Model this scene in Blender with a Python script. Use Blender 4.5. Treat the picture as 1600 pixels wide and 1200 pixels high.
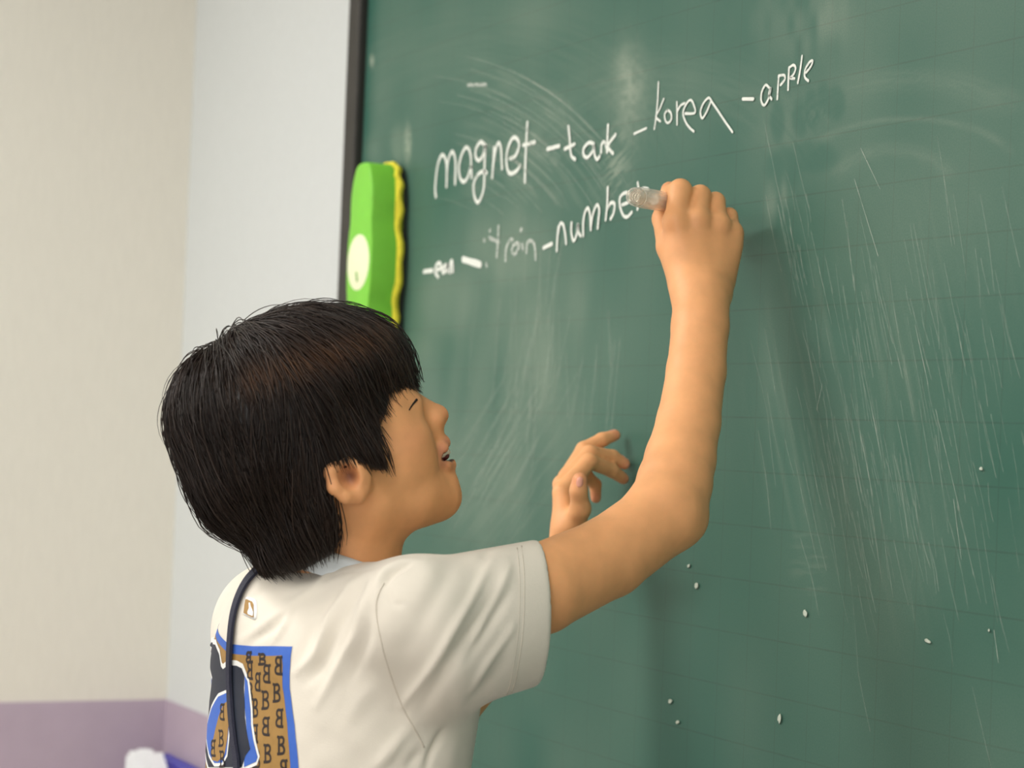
import bpy, bmesh, math, random
import numpy as np
from mathutils import Vector, Matrix
from mathutils.bvhtree import BVHTree
from mathutils.geometry import delaunay_2d_cdt

for _o in list(bpy.data.objects):
    bpy.data.objects.remove(_o)
scene = bpy.context.scene
COL = scene.collection
rng = np.random.default_rng(7)

# ------------------------------------------------------------------ camera
# world: the board plane is y = 0 (room on the -y side), x runs along the board, z up
FPX, CX, CY = 3450.0, 800.0, 600.0
_d1 = np.array([-1717.0, 7.0, FPX]); _d1 /= np.linalg.norm(_d1)      # world -x seen by the camera
_u = np.array([0.05, -1.0, 0.0]); _u -= _d1 * _d1.dot(_u); _u /= np.linalg.norm(_u)
_n = np.cross(_d1, _u); _n = _n if _n[0] > 0 else -_n                 # world +y (into the board)
R_CW = np.stack([-_d1, _n, _u])                                       # camera -> world
CAM = np.array([0.0, -1.105, 1.36])
cam_data = bpy.data.cameras.new('camera')
cam = bpy.data.objects.new('camera', cam_data)
COL.objects.link(cam)
_M = np.eye(4)
_M[:3, 0] = R_CW @ np.array([1, 0, 0]); _M[:3, 1] = R_CW @ np.array([0, -1, 0]); _M[:3, 2] = R_CW @ np.array([0, 0, -1])
_M[:3, 3] = CAM
cam.matrix_world = Matrix(_M.tolist())
cam_data.sensor_width = 36.0
cam_data.lens = 36.0 * FPX / 1600.0
cam_data.clip_start = 0.05
cam_data.dof.use_dof = True
cam_data.dof.focus_distance = 1.86
cam_data.dof.aperture_fstop = 7.0
scene.camera = cam

# ------------------------------------------------------------------ light
scene.view_settings.view_transform = 'Standard'
scene.view_settings.look = 'None'
scene.view_settings.gamma = 1.0
scene.view_settings.use_curve_mapping = False
scene.view_settings.exposure = 0.29
world = bpy.data.worlds.new('world'); scene.world = world
world.use_nodes = True
_bg = world.node_tree.nodes['Background']
_bg.inputs[0].default_value = (1.0, 0.995, 0.99, 1)
_bg.inputs[1].default_value = 0.22

def area_light(name, loc, size, power, color=(1, 0.98, 0.95)):
    l = bpy.data.lights.new(name, 'AREA'); l.shape = 'RECTANGLE'
    l.size, l.size_y = size; l.energy = power; l.color = color
    o = bpy.data.objects.new(name, l); o.location = loc
    COL.objects.link(o)
    return o
CEIL = 2.65
LAMPS = [(-2.60, -1.60, (1.2, 0.30), 28), (-2.60, -3.2, (1.2, 0.30), 27), (-0.55, -1.3, (1.2, 0.30), 10), (-0.55, -2.9, (1.2, 0.30), 9)]
for _x, _y, _s, _p in LAMPS:
    area_light('ceiling_lamp_light', (_x, _y, CEIL - 0.07), _s, _p)

WIN = (1.60, -3.3, -1.3, 0.85, 2.15)                    # unseen window added behind the camera for fill light: x, y0, y1, z0, z1
_w = area_light('window_fill_light', (WIN[0] + 0.05, (WIN[1] + WIN[2]) / 2, (WIN[3] + WIN[4]) / 2), (WIN[4] - WIN[3], WIN[2] - WIN[1]), 32, (1.0, 0.985, 0.96))
_w.rotation_euler = (0, math.radians(90), 0)

# ------------------------------------------------------------------ projection helpers
def W(px, py, Z):
    return CAM + R_CW @ np.array([(px - CX) / FPX * Z, (py - CY) / FPX * Z, Z])
def ray(px, py):
    d = R_CW @ np.array([(px - CX) / FPX, (py - CY) / FPX, 1.0])
    return d
def board(px, py, y=0.0):
    d = ray(px, py)
    return CAM + d * ((y - CAM[1]) / d[1])
def proj(P):
    c = (np.asarray(P) - CAM) @ R_CW          # world->camera = R^T
    return CX + FPX * c[..., 0] / c[..., 2], CY + FPX * c[..., 1] / c[..., 2], c[..., 2]

# ------------------------------------------------------------------ object helpers
def tag(o, label=None, cat=None, group=None, kind=None):
    for k, v in (('label', label), ('category', cat), ('group', group), ('kind', kind)):
        if v: o[k] = v
    return o
def empty(name, loc):
    o = bpy.data.objects.new(name, None); o.location = loc
    o.empty_display_size = 0.05
    COL.objects.link(o)
    return o
def link(name, me, parent=None):
    o = bpy.data.objects.new(name, me)
    COL.objects.link(o)
    if parent is not None:
        o.parent = parent
        if parent.type == 'EMPTY':
            o.location = -parent.location
    return o
def mesh_obj(name, V, F, mat, parent=None, smooth=True, colors=None):
    me = bpy.data.meshes.new(name)
    V = np.asarray(V, dtype=np.float32)
    if isinstance(F, np.ndarray):
        nf, k = F.shape
        me.vertices.add(len(V)); me.vertices.foreach_set('co', V.ravel())
        me.loops.add(nf * k); me.loops.foreach_set('vertex_index', F.astype(np.int32).ravel())
        me.polygons.add(nf)
        me.polygons.foreach_set('loop_start', np.arange(0, nf * k, k, dtype=np.int32))
        me.update(calc_edges=True)
    else:
        me.from_pydata([tuple(map(float, v)) for v in V], [], [tuple(map(int, f)) for f in F])
    me.validate()
    if smooth:
        me.polygons.foreach_set('use_smooth', np.ones(len(me.polygons), dtype=bool))
    if colors is not None:
        a = me.color_attributes.new('tint', 'FLOAT_COLOR', 'POINT')
        c = np.ones((len(V), 4), np.float32); c[:, :colors.shape[1]] = colors
        a.data.foreach_set('color', c.ravel())
    if mat: me.materials.append(mat)
    me.update()
    return link(name, me, parent)
def bm_obj(name, bm, mat, parent=None, smooth=False, bevel=0.0, seg=2):
    if bevel > 0:
        bmesh.ops.bevel(bm, geom=list(bm.edges), offset=bevel, segments=seg, affect='EDGES', profile=0.6)
    bmesh.ops.recalc_face_normals(bm, faces=bm.faces)
    me = bpy.data.meshes.new(name); bm.to_mesh(me); bm.free()
    if smooth:
        me.polygons.foreach_set('use_smooth', np.ones(len(me.polygons), dtype=bool))
    if mat: me.materials.append(mat)
    return link(name, me, parent)
def box(name, lo, hi, mat, parent=None, bevel=0.0, smooth=False):
    bm = bmesh.new()
    bmesh.ops.create_cube(bm, size=1.0)
    lo = np.array(lo, float); hi = np.array(hi, float)
    for v in bm.verts:
        v.co = Vector(((lo + hi) / 2 + np.array(v.co) * (hi - lo)).tolist())
    return bm_obj(name, bm, mat, parent, smooth, bevel)
def frames(P):
    P = np.asarray(P, float)
    T = np.gradient(P, axis=0); T /= np.linalg.norm(T, axis=1)[:, None] + 1e-12
    a = np.array([0, 0, 1.0]) if abs(T[0][2]) < 0.9 else np.array([1.0, 0, 0])
    N = np.zeros_like(P); v = a - T[0] * T[0].dot(a); N[0] = v / np.linalg.norm(v)
    for i in range(1, len(P)):
        v = N[i - 1] - T[i] * T[i].dot(N[i - 1]); N[i] = v / (np.linalg.norm(v) + 1e-12)
    return T, N, np.cross(T, N)
def tube(P, r, sides=8, cap=True):
    P = np.asarray(P, float); n = len(P)
    r = np.broadcast_to(np.asarray(r, float), (n,))
    T, N, B = frames(P)
    a = np.arange(sides) * 2 * math.pi / sides
    V = (P[:, None] + r[:, None, None] * (np.cos(a)[None, :, None] * N[:, None] + np.sin(a)[None, :, None] * B[:, None])).reshape(-1, 3)
    F = []
    for i in range(n - 1):
        for j in range(sides):
            k = (j + 1) % sides
            F.append((i * sides + j, i * sides + k, (i + 1) * sides + k, (i + 1) * sides + j))
    if cap:
        F.append(tuple(range(sides))[::-1]); F.append(tuple((n - 1) * sides + j for j in range(sides)))
    return V, F
def catmull(P, n=8):
    P = np.asarray(P, float)
    if len(P) < 3:
        t = np.linspace(0, 1, n + 1)[:, None]
        return P[0] * (1 - t) + P[1] * t
    Q = np.vstack([2 * P[0] - P[1], P, 2 * P[-1] - P[-2]])
    out = []
    for i in range(1, len(Q) - 2):
        p0, p1, p2, p3 = Q[i - 1:i + 3]
        for t in np.linspace(0, 1, n, endpoint=False):
            out.append(0.5 * ((2 * p1) + (p2 - p0) * t + (2 * p0 - 5 * p1 + 4 * p2 - p3) * t * t + (3 * p1 - p0 - 3 * p2 + p3) * t ** 3))
    out.append(P[-1])
    return np.array(out)
def merge(parts):
    V, F, o = [], [], 0
    for v, f in parts:
        V.append(np.asarray(v)); F += [tuple(i + o for i in q) for q in f]; o += len(v)
    return np.vstack(V), F

# ------------------------------------------------------------------ numpy noise
def vnoise(u, v, seed=0):
    u = np.asarray(u, float); v = np.asarray(v, float)
    iu = np.floor(u).astype(np.int64); iv = np.floor(v).astype(np.int64)
    fu = u - iu; fv = v - iv
    fu = fu * fu * (3 - 2 * fu); fv = fv * fv * (3 - 2 * fv)
    def h(a, b):
        x = (a * 374761393 + b * 668265263 + seed * 1442695041) & 0xffffffff
        x = ((x ^ (x >> 13)) * 1274126177) & 0xffffffff
        return ((x ^ (x >> 16)) & 0xffff) / 65535.0
    return (h(iu, iv) * (1 - fu) + h(iu + 1, iv) * fu) * (1 - fv) + (h(iu, iv + 1) * (1 - fu) + h(iu + 1, iv + 1) * fu) * fv
def sstep(a, b, x):
    t = np.clip((x - a) / (b - a), 0, 1)
    return t * t * (3 - 2 * t)

# ------------------------------------------------------------------ materials
def lin(r, g, b):
    f = lambda c: (c / 255 / 12.92) if c / 255 <= 0.04045 else ((c / 255 + 0.055) / 1.055) ** 2.4
    return (f(r), f(g), f(b), 1.0)
def mat(name, rgb, rough=0.6, noise=0.0, scale=40.0, bump=0.0, bscale=300.0, spec=0.5, coords='Object', stretch=None, **kw):
    m = bpy.data.materials.new(name); m.use_nodes = True
    nt = m.node_tree; b = nt.nodes['Principled BSDF']
    c = lin(*rgb)
    b.inputs['Base Color'].default_value = c
    b.inputs['Roughness'].default_value = rough
    b.inputs['Specular IOR Level'].default_value = spec
    for k, v in kw.items():
        b.inputs[k.replace('_', ' ')].default_value = v
    tc = nt.nodes.new('ShaderNodeTexCoord'); src = tc.outputs[coords]
    if stretch:
        mp = nt.nodes.new('ShaderNodeMapping'); mp.inputs['Scale'].default_value = stretch
        nt.links.new(src, mp.inputs[0]); src = mp.outputs[0]
    if noise > 0:
        n = nt.nodes.new('ShaderNodeTexNoise'); n.inputs['Scale'].default_value = scale; n.inputs['Detail'].default_value = 4
        nt.links.new(src, n.inputs['Vector'])
        mr = nt.nodes.new('ShaderNodeMapRange'); mr.inputs[1].default_value = 0.3; mr.inputs[2].default_value = 0.7
        mr.inputs[3].default_value = 1 - noise; mr.inputs[4].default_value = 1 + noise
        nt.links.new(n.outputs[0], mr.inputs[0])
        mx = nt.nodes.new('ShaderNodeMix'); mx.data_type = 'RGBA'; mx.blend_type = 'MULTIPLY'; mx.inputs[0].default_value = 1
        mx.inputs[6].default_value = c
        nt.links.new(mr.outputs[0], mx.inputs[7])
        nt.links.new(mx.outputs[2], b.inputs['Base Color'])
    if bump > 0:
        n2 = nt.nodes.new('ShaderNodeTexNoise'); n2.inputs['Scale'].default_value = bscale; n2.inputs['Detail'].default_value = 3
        nt.links.new(src, n2.inputs['Vector'])
        bp = nt.nodes.new('ShaderNodeBump'); bp.inputs['Strength'].default_value = bump; bp.inputs['Distance'].default_value = 0.002
        nt.links.new(n2.outputs[0], bp.inputs['Height']); nt.links.new(bp.outputs[0], b.inputs['Normal'])
    return m

# ------------------------------------------------------------------ signed distance modelling
class SDF:
    """ordered list of smooth unions / subtractions, meshed with surface nets on a sparse block grid"""
    def __init__(self): self.ops = []
    def add(self, fn, c, R, k=0.01, kind='u'): self.ops.append((kind, fn, np.asarray(c, float), float(R), k))
    def cone(self, a, b, ra, rb, k=0.008, kind='u'):
        a = np.asarray(a, float); b = np.asarray(b, float); ab = b - a; L2 = ab.dot(ab) + 1e-12
        def fn(P):
            t = np.clip((P - a) @ ab / L2, 0, 1)
            return np.linalg.norm(P - a - t[:, None] * ab, axis=1) - (ra + (rb - ra) * t)
        self.add(fn, (a + b) / 2, math.sqrt(L2) / 2 + max(ra, rb), k, kind)
    def chain(self, pts, radii, k=0.006, kind='u'):
        for i in range(len(pts) - 1):
            self.cone(pts[i], pts[i + 1], radii[i], radii[i + 1], k if i == 0 else min(k, 0.004), kind)
    def ball(self, c, r, k=0.008, kind='u'):
        c = np.asarray(c, float)
        self.add(lambda P: np.linalg.norm(P - c, axis=1) - r, c, r, k, kind)
    def ell(self, c, axes, radii, k=0.01, kind='u'):
        c = np.asarray(c, float); A = np.asarray(axes, float); r = np.asarray(radii, float)
        def fn(P):
            q = (P - c) @ A.T
            k0 = np.linalg.norm(q / r, axis=1); k1 = np.linalg.norm(q / (r * r), axis=1)
            return k0 * (k0 - 1) / np.maximum(k1, 1e-6)
        self.add(fn, c, r.max(), k, kind)
    def comb(self, d, e, k, kind):
        if kind == 'u':
            h = np.clip(0.5 + 0.5 * (e - d) / k, 0, 1)
            return e * (1 - h) + d * h - k * h * (1 - h)
        if kind == 's': e = -e                       # 's' carves e away, 'i' keeps what is inside e
        h = np.clip(0.5 - 0.5 * (e - d) / k, 0, 1)
        return e * (1 - h) + d * h + k * h * (1 - h)
    def __call__(self, P):
        d = np.full(len(P), 1.0)
        for kind, fn, c, R, k in self.ops:
            d = self.comb(d, fn(P), max(k, 1e-5), kind)
        return d
    def mesh(self, lo, hi, h, smooth=1):
        B = 8; lo = np.asarray(lo, float); hi = np.asarray(hi, float)
        nb = np.ceil((hi - lo) / (h * B)).astype(int)
        g = np.stack(np.meshgrid(*[np.arange(m) for m in nb], indexing='ij'), -1).reshape(-1, 3)
        cen = lo + (g + 0.5) * h * B - h / 2
        dc = np.concatenate([self(cen[i:i + 40000]) for i in range(0, len(cen), 40000)])
        half = h * B * 0.87
        act = np.abs(dc) < half * 1.7 + 0.002
        D = np.repeat(np.repeat(np.repeat(dc.reshape(nb).astype(np.float32), B, 0), B, 1), B, 2)
        ab = g[act]; ac = cen[act]
        off = np.stack(np.meshgrid(*[np.arange(B)] * 3, indexing='ij'), -1).reshape(-1, 3)
        for s in range(0, len(ab), 1500):
            bs = ab[s:s + 1500]; cs = ac[s:s + 1500]
            P = (lo + (bs[:, None] * B + off[None]) * h)            # nblk,512,3
            d = np.full(P.shape[:2], 1.0)
            for kind, fn, c, R, k in self.ops:
                m = np.linalg.norm(cs - c, axis=1) < R + half + max(k, 0.004) + 0.03
                if not m.any(): continue
                sub = P[m].reshape(-1, 3)
                e = fn(sub).reshape(-1, B ** 3)
                d[m] = self.comb(d[m], e, max(k, 1e-5), kind)
            I = bs[:, None] * B + off[None]
            D[I[..., 0], I[..., 1], I[..., 2]] = d
        S = D < 0
        dims = np.array(D.shape)
        cid_all, pos_all, quads = [], [], []
        lin_id = lambda I: (I[:, 0] * dims[1] + I[:, 1]) * dims[2] + I[:, 2]
        for ax in range(3):
            sl0 = [slice(None)] * 3; sl1 = [slice(None)] * 3
            sl0[ax] = slice(0, -1); sl1[ax] = slice(1, None)
            X = np.argwhere(S[tuple(sl0)] != S[tuple(sl1)])
            o1, o2 = (ax + 1) % 3, (ax + 2) % 3
            X = X[(X[:, o1] > 0) & (X[:, o2] > 0) & (X[:, o1] < dims[o1] - 1) & (X[:, o2] < dims[o2] - 1)]
            Y = X.copy(); Y[:, ax] += 1
            d0 = D[X[:, 0], X[:, 1], X[:, 2]].astype(float); d1 = D[Y[:, 0], Y[:, 1], Y[:, 2]].astype(float)
            pos = X.astype(float); pos[:, ax] += d0 / (d0 - d1)
            q = []
            for a, b in ((0, 0), (1, 0), (1, 1), (0, 1)):
                C = X.copy(); C[:, o1] -= 1 - a; C[:, o2] -= 1 - b
                i = lin_id(C); q.append(i); cid_all.append(i); pos_all.append(pos)
            q = np.stack(q, 1)
            fl = d0 > 0
            q[fl] = q[fl][:, ::-1]
            quads.append(q)
        cid = np.concatenate(cid_all); pos = np.concatenate(pos_all); quads = np.concatenate(quads)
        u, inv = np.unique(cid, return_inverse=True)
        cnt = np.bincount(inv, minlength=len(u))
        V = np.stack([np.bincount(inv, weights=pos[:, i], minlength=len(u)) / cnt for i in range(3)], 1)
        F = np.searchsorted(u, quads)
        V = lo + V * h
        return relax(V, F, smooth), F
def relax(V, F, it, f=0.5):
    if it:
        E = np.concatenate([F[:, [i, (i + 1) % F.shape[1]]] for i in range(F.shape[1])])
        E = np.concatenate([E, E[:, ::-1]])
        n = np.bincount(E[:, 0], minlength=len(V)).astype(float)
        for _ in range(it):
            A = np.stack([np.bincount(E[:, 0], weights=V[E[:, 1], i], minlength=len(V)) for i in range(3)], 1) / np.maximum(n, 1)[:, None]
            V = V * (1 - f) + A * f
    return V
def bvh_of(V, F):
    return BVHTree.FromPolygons([tuple(v) for v in V.tolist()], F.tolist() if isinstance(F, np.ndarray) else F)
def hit(tree, px, py):
    d = ray(px, py); d = d / np.linalg.norm(d)
    loc, nor, i, t = tree.ray_cast(Vector(CAM.tolist()), Vector(d.tolist()))
    return (None, None) if loc is None else (np.array(loc), np.array(nor))

# ================================================================== the room
M_wall_front = mat('front wall paper', (210, 214, 214), 0.7, noise=0.012, scale=60, bump=0.12, bscale=900)
M_wall_left = mat('left wall paper', (226, 222, 211), 0.75, noise=0.02, scale=25, bump=0.25, bscale=500, stretch=(1, 6, 1))
M_purple = mat('mauve paint', (178, 162, 178), 0.6, noise=0.02, scale=30, bump=0.1, bscale=500)
M_floor = mat('floor vinyl', (146, 140, 130), 0.45, noise=0.08, scale=12)
M_ceil = mat('ceiling tile', (238, 236, 230), 0.8, noise=0.03, scale=80, bump=0.2, bscale=200)
WALL_Y = 0.03
_c = board(286, 500, WALL_Y); XL = _c[0]                       # the room corner
XR = 1.7; YB = -4.2
def struct(name, lo, hi, m, label):
    return tag(box(name, lo, hi, m), label, 'wall' if 'wall' in name else name.split('_')[0], kind='structure')
zp = board(250, 1088, WALL_Y)[2]                                # top of the mauve wainscot
struct('wall_front', (XL - 0.1, WALL_Y, 0), (XR, WALL_Y + 0.1, CEIL), M_wall_front, 'white papered front wall that carries the blackboard')
struct('wall_left', (XL - 0.1, YB, 0), (XL, WALL_Y, CEIL), M_wall_left, 'warm beige papered side wall at the left')
struct('floor', (XL - 0.1, YB, -0.1), (XR, WALL_Y + 0.1, 0), M_floor, 'greyish vinyl classroom floor')
struct('ceiling', (XL - 0.1, YB, CEIL), (XR, WALL_Y + 0.1, CEIL + 0.1), M_ceil, 'white tiled classroom ceiling')
struct('trim_1', (XL, YB, 0.10), (XL + 0.004, WALL_Y, zp), M_purple, 'mauve painted lower band of the beige side wall')
struct('trim_2', (XL + 0.0045, WALL_Y - 0.004, 0.0), (1.59, WALL_Y, zp), M_purple, 'mauve painted lower band of the white front wall')
wx, wy0, wy1, wz0, wz1 = WIN
M_wall_right = mat('right wall paper', (226, 223, 214), 0.75, noise=0.02, scale=25)
_wr = tag(empty('wall_right', (XR, -2.0, 0)), 'pale papered side wall with a wide unseen window added for fill light', 'wall', kind='structure')
for nm, lo, hi in (('wall_below_window', (wx, YB, 0), (XR, WALL_Y, wz0)), ('wall_above_window', (wx, YB, wz1), (XR, WALL_Y, CEIL)), ('wall_beside_window', (wx, YB, wz0), (XR, wy0, wz1)), ('wall_beside_window', (wx, wy1, wz0), (XR, WALL_Y, wz1))):
    box(nm, lo, hi, M_wall_right, _wr)
M_wframe = mat('white window frame', (232, 232, 230), 0.4, noise=0.02)
_w1 = tag(empty('added_window_1', (XR, (wy0 + wy1) / 2, wz0)), 'white framed unseen window added in the right wall for fill light', 'window', kind='structure')
for lo, hi in (((XR - .06, wy0, wz0), (XR - .01, wy1, wz0 + .05)), ((XR - .06, wy0, wz1 - .05), (XR - .01, wy1, wz1)), ((XR - .06, wy0, wz0 + .05), (XR - .01, wy0 + .05, wz1 - .05)), ((XR - .06, wy1 - .05, wz0 + .05), (XR - .01, wy1, wz1 - .05)), ((XR - .06, (wy0 + wy1) / 2 - .03, wz0 + .05), (XR - .01, (wy0 + wy1) / 2 + .03, wz1 - .05))):
    box('window_frame', lo, hi, M_wframe, _w1, bevel=0.004)
struct('baseboard_left', (XL, YB, 0), (XL + 0.012, WALL_Y, 0.10), mat('baseboard', (90, 84, 82), 0.5, noise=0.05), 'dark baseboard along the side wall')

M_lamp_body = mat('lamp housing', (235, 235, 235), 0.4, noise=0.01)
M_lamp = bpy.data.materials.new('lamp diffuser'); M_lamp.use_nodes = True
_b = M_lamp.node_tree.nodes['Principled BSDF']; _b.inputs['Base Color'].default_value = (0.9, 0.9, 0.88, 1)
_b.inputs['Emission Color'].default_value = (1, 0.96, 0.88, 1); _b.inputs['Emission Strength'].default_value = 3.0
_lamp_names = ['nearest the blackboard and the side wall', 'by the side wall, further from the blackboard', 'above the open floor, nearer the blackboard', 'above the open floor, furthest from the blackboard']
for (x, y, s, p), nm in zip(LAMPS, _lamp_names):
    t = empty('ceiling_light', (x, y, CEIL))
    tag(t, 'white strip ceiling lamp ' + nm, 'lamp', 'strip lamps on the ceiling')
    box('housing', (x - s[0] / 2 - .02, y - s[1] / 2 - .02, CEIL - 0.05), (x + s[0] / 2 + .02, y + s[1] / 2 + .02, CEIL - 0.001), M_lamp_body, t, bevel=0.006)
    box('diffuser', (x - s[0] / 2, y - s[1] / 2, CEIL - 0.062), (x + s[0] / 2, y + s[1] / 2, CEIL - 0.049), M_lamp, t, bevel=0.004)

# ================================================================== the blackboard
def board_material():
    m = bpy.data.materials.new('green slate with chalk dust'); m.use_nodes = True
    nt = m.node_tree; b = nt.nodes['Principled BSDF']; L = nt.links.new
    tc = nt.nodes.new('ShaderNodeTexCoord')
    sp = nt.nodes.new('ShaderNodeSeparateXYZ'); L(tc.outputs['Object'], sp.inputs[0])
    def math_(op, a, c=None):
        n = nt.nodes.new('ShaderNodeMath'); n.operation = op
        for i, v in enumerate((a, c)):
            if v is None: continue
            if isinstance(v, (int, float)): n.inputs[i].default_value = v
            else: L(v, n.inputs[i])
        return n.outputs[0]
    def line(coord, origin):
        f = math_('FRACT', math_('ADD', math_('DIVIDE', math_('SUBTRACT', coord, origin), 0.05), 100.5))
        d = math_('ABSOLUTE', math_('SUBTRACT', f, 0.5))
        mr = nt.nodes.new('ShaderNodeMapRange'); mr.interpolation_type = 'SMOOTHSTEP'
        mr.inputs[1].default_value = 0.006; mr.inputs[2].default_value = 0.022; mr.inputs[3].default_value = 1; mr.inputs[4].default_value = 0
        L(d, mr.inputs[0]); return mr.outputs[0]
    gx = board(1515, 250); gz = board(1600, 560)
    lines = math_('MAXIMUM', math_('MULTIPLY', line(sp.outputs[0], gx[0]), 0.75), line(sp.outputs[2], gz[2]))
    nb = nt.nodes.new('ShaderNodeTexNoise'); nb.inputs['Scale'].default_value = 30; nb.inputs['Detail'].default_value = 3
    L(tc.outputs['Object'], nb.inputs['Vector'])
    lines = math_('MULTIPLY', lines, math_('ADD', math_('MULTIPLY', nb.outputs[0], 0.62), 0.0))
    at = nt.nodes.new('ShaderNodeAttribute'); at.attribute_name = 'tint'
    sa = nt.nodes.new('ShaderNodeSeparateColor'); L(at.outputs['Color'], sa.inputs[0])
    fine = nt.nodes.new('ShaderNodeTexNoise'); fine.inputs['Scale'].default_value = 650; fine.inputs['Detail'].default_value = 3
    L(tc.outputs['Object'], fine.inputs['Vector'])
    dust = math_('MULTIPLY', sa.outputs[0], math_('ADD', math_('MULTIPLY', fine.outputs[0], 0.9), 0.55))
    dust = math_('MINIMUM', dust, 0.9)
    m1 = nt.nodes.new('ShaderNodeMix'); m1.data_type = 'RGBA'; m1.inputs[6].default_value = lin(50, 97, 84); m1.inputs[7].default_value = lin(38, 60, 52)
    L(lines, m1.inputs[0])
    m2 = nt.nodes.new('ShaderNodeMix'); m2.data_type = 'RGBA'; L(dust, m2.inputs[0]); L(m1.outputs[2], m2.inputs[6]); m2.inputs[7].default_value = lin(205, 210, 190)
    L(m2.outputs[2], b.inputs['Base Color'])
    r = math_('ADD', math_('MULTIPLY', dust, 0.5), 0.42); L(r, b.inputs['Roughness'])
    b.inputs['Specular IOR Level'].default_value = 0.18
    return m
M_board = board_material()
M_frame = mat('dark board frame', (40, 37, 34), 0.5, noise=0.15, scale=30, bump=0.1, bscale=200)
BX0 = board(566, 240)[0]; BX1 = 1.5
BZ0, BZ1 = 0.78, 2.02
bb = tag(empty('blackboard', ((BX0 + BX1) / 2, WALL_Y, BZ0)), 'large green chalkboard with faint square grid and white handwriting', 'blackboard')

# chalk dust: wiped arcs, dry streaks and damp finger marks, with light painted in low down, kept per vertex of the slate
def dust_and_light_map(px, py, X, Z):
    def blob(cx, cy, rx, ry, p=1.0): return np.exp(-((((px - cx) / rx) ** 2 + ((py - cy) / ry) ** 2) ** p))
    d = 0.046 + 0.05 * (vnoise(X * 5, Z * 4, 1) - 0.5) + 0.05 * (vnoise(X * 14, Z * 9, 2) - 0.5)
    # broad vertical wipes in the middle-left
    st = vnoise((px + 0.12 * py) / 17, py / 150, 3) * 0.55 + vnoise((px - 0.1 * py) / 40, py / 200, 4) * 0.75
    d += blob(770, 620, 150, 260, 1.5) * (0.13 * st + 0.01)
    d += blob(850, 570, 30, 150) * 0.09 * st + blob(795, 380, 60, 60, 2) * 0.09 * (0.4 + st) + blob(700, 470, 45, 55, 2) * 0.08 * (0.3 + st)
    d += blob(905, 470, 20, 60) * 0.08 * st
    # fine diagonal wipe marks lower left
    st = sstep(0.6, 0.85, vnoise((px * 0.78 + py * 0.62) / 5, (py * 0.78 - px * 0.62) / 90, 5))
    d += blob(790, 760, 110, 120, 2) * st * 0.035
    # arc of an eraser sweep, upper left
    r = np.hypot((px - 650) * 1.0, (py - 520) * 0.9)
    arc = sstep(0.45, 0.85, vnoise(r / 6, np.arctan2(py - 520, px - 650) * 9, 6)) * 0.7 + vnoise(r / 14, np.arctan2(py - 520, px - 650) * 6, 7) * 0.5
    sect = sstep(120, 200, r) * (1 - sstep(395, 415, r)) * sstep(0.0, 0.25, (px - 690) / 300) * sstep(340, 300, py) * (1 - sstep(1010, 1025, px + (py - 200) * 0.28))
    d += sect * arc * 0.085
    d += blob(985, 150, 22, 75) * 0.22 * (0.4 + 0.8 * vnoise(px / 6, py / 8, 8)) + blob(962, 255, 20, 50) * 0.22 * sstep(0.35, 0.8, vnoise((px + py) / 4, (px - py) / 20, 9))
    d += blob(975, 100, 14, 24) * 0.12
    # other sweeps over the top
    for cx, cy, r0, w, a, sq in ((1040, 330, 230, 50, 0.05, 0.9), (1420, 260, 165, 9, 0.06, 0.45), (1395, 300, 95, 14, 0.05, 0.7), (1420, 200, 170, 40, 0.05, 0.45), (760, 330, 300, 70, 0.035, 0.9)):
        rr = np.hypot(px - cx, (py - cy) / sq)
        an = np.arctan2(-(py - cy) / sq, px - cx)
        d += np.exp(-((rr - r0) / w) ** 2) * a * sstep(0.15, 0.6, an) * (1 - sstep(2.5, 3.0, an)) * (0.4 + vnoise(rr / 5, an * 7, 11))
    d += blob(1260, 20, 70, 60) * 0.10 * vnoise(px / 12, py / 40, 12) * 2 + blob(840, 20, 60, 40) * 0.06
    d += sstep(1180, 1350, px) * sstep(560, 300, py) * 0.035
    # long dry streaks on the right, falling to the lower right
    a = 0.20
    u = px - (py - 300) * a
    s1 = sstep(0.62, 0.95, vnoise(u / 5.5, py / 150, 13)); s2 = sstep(0.55, 0.9, vnoise(u / 7, py / 240, 14))
    reg = blob(1320, 660, 150, 210, 2) + 0.8 * blob(1400, 860, 80, 140, 2) + 0.45 * blob(1470, 480, 130, 200, 2) + 0.45 * blob(1250, 430, 60, 150, 2)
    d += np.minimum(reg, 1.2) * (0.03 * s1 + 0.03 * s2 + 0.014)
    d += blob(1215, 560, 50, 120, 2) * 0.05 * vnoise(px / 10, py / 200, 15)
    d += 0.03 * sstep(1150, 1350, px) * sstep(700, 950, py) + 0.015 * sstep(650, 900, py)  # missing light on the lower board, painted in as extra dust tone
    # damp finger wipes that took the dust away
    wet = np.zeros_like(px)
    for cx, cy, rx, ry in ((1305, 160, 17, 30), (1288, 155, 14, 26), (1268, 170, 14, 32), (1250, 185, 13, 34), (1215, 190, 12, 36), (1265, 245, 45, 26), (1225, 262, 30, 34), (1212, 320, 10, 50)):
        wet = np.maximum(wet, blob(cx + 0, cy, rx, ry, 3))
    d *= 1 - 0.55 * wet
    d += blob(1275, 180, 22, 14) * 0.05 * sstep(0.4, 0.8, vnoise(px / 4, py / 7, 16))
    d += blob(1206, 320, 9, 30) * 0.16 + blob(1225, 300, 5, 22) * 0.12
    # right beside the frame and around the eraser
    d -= 0.05 * (1 - sstep(0.0, 0.06, X - BX0))
    d += blob(637, 225, 6, 34, 2) * 0.28 * (0.3 + vnoise(px / 3, py / 6, 17)) + blob(622, 225, 12, 30, 2) * 0.10 + blob(580, 235, 14, 25) * 0.09 + blob(581, 95, 3, 9) * 0.4
    d += blob(660, 545, 22, 30) * 0.06
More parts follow.
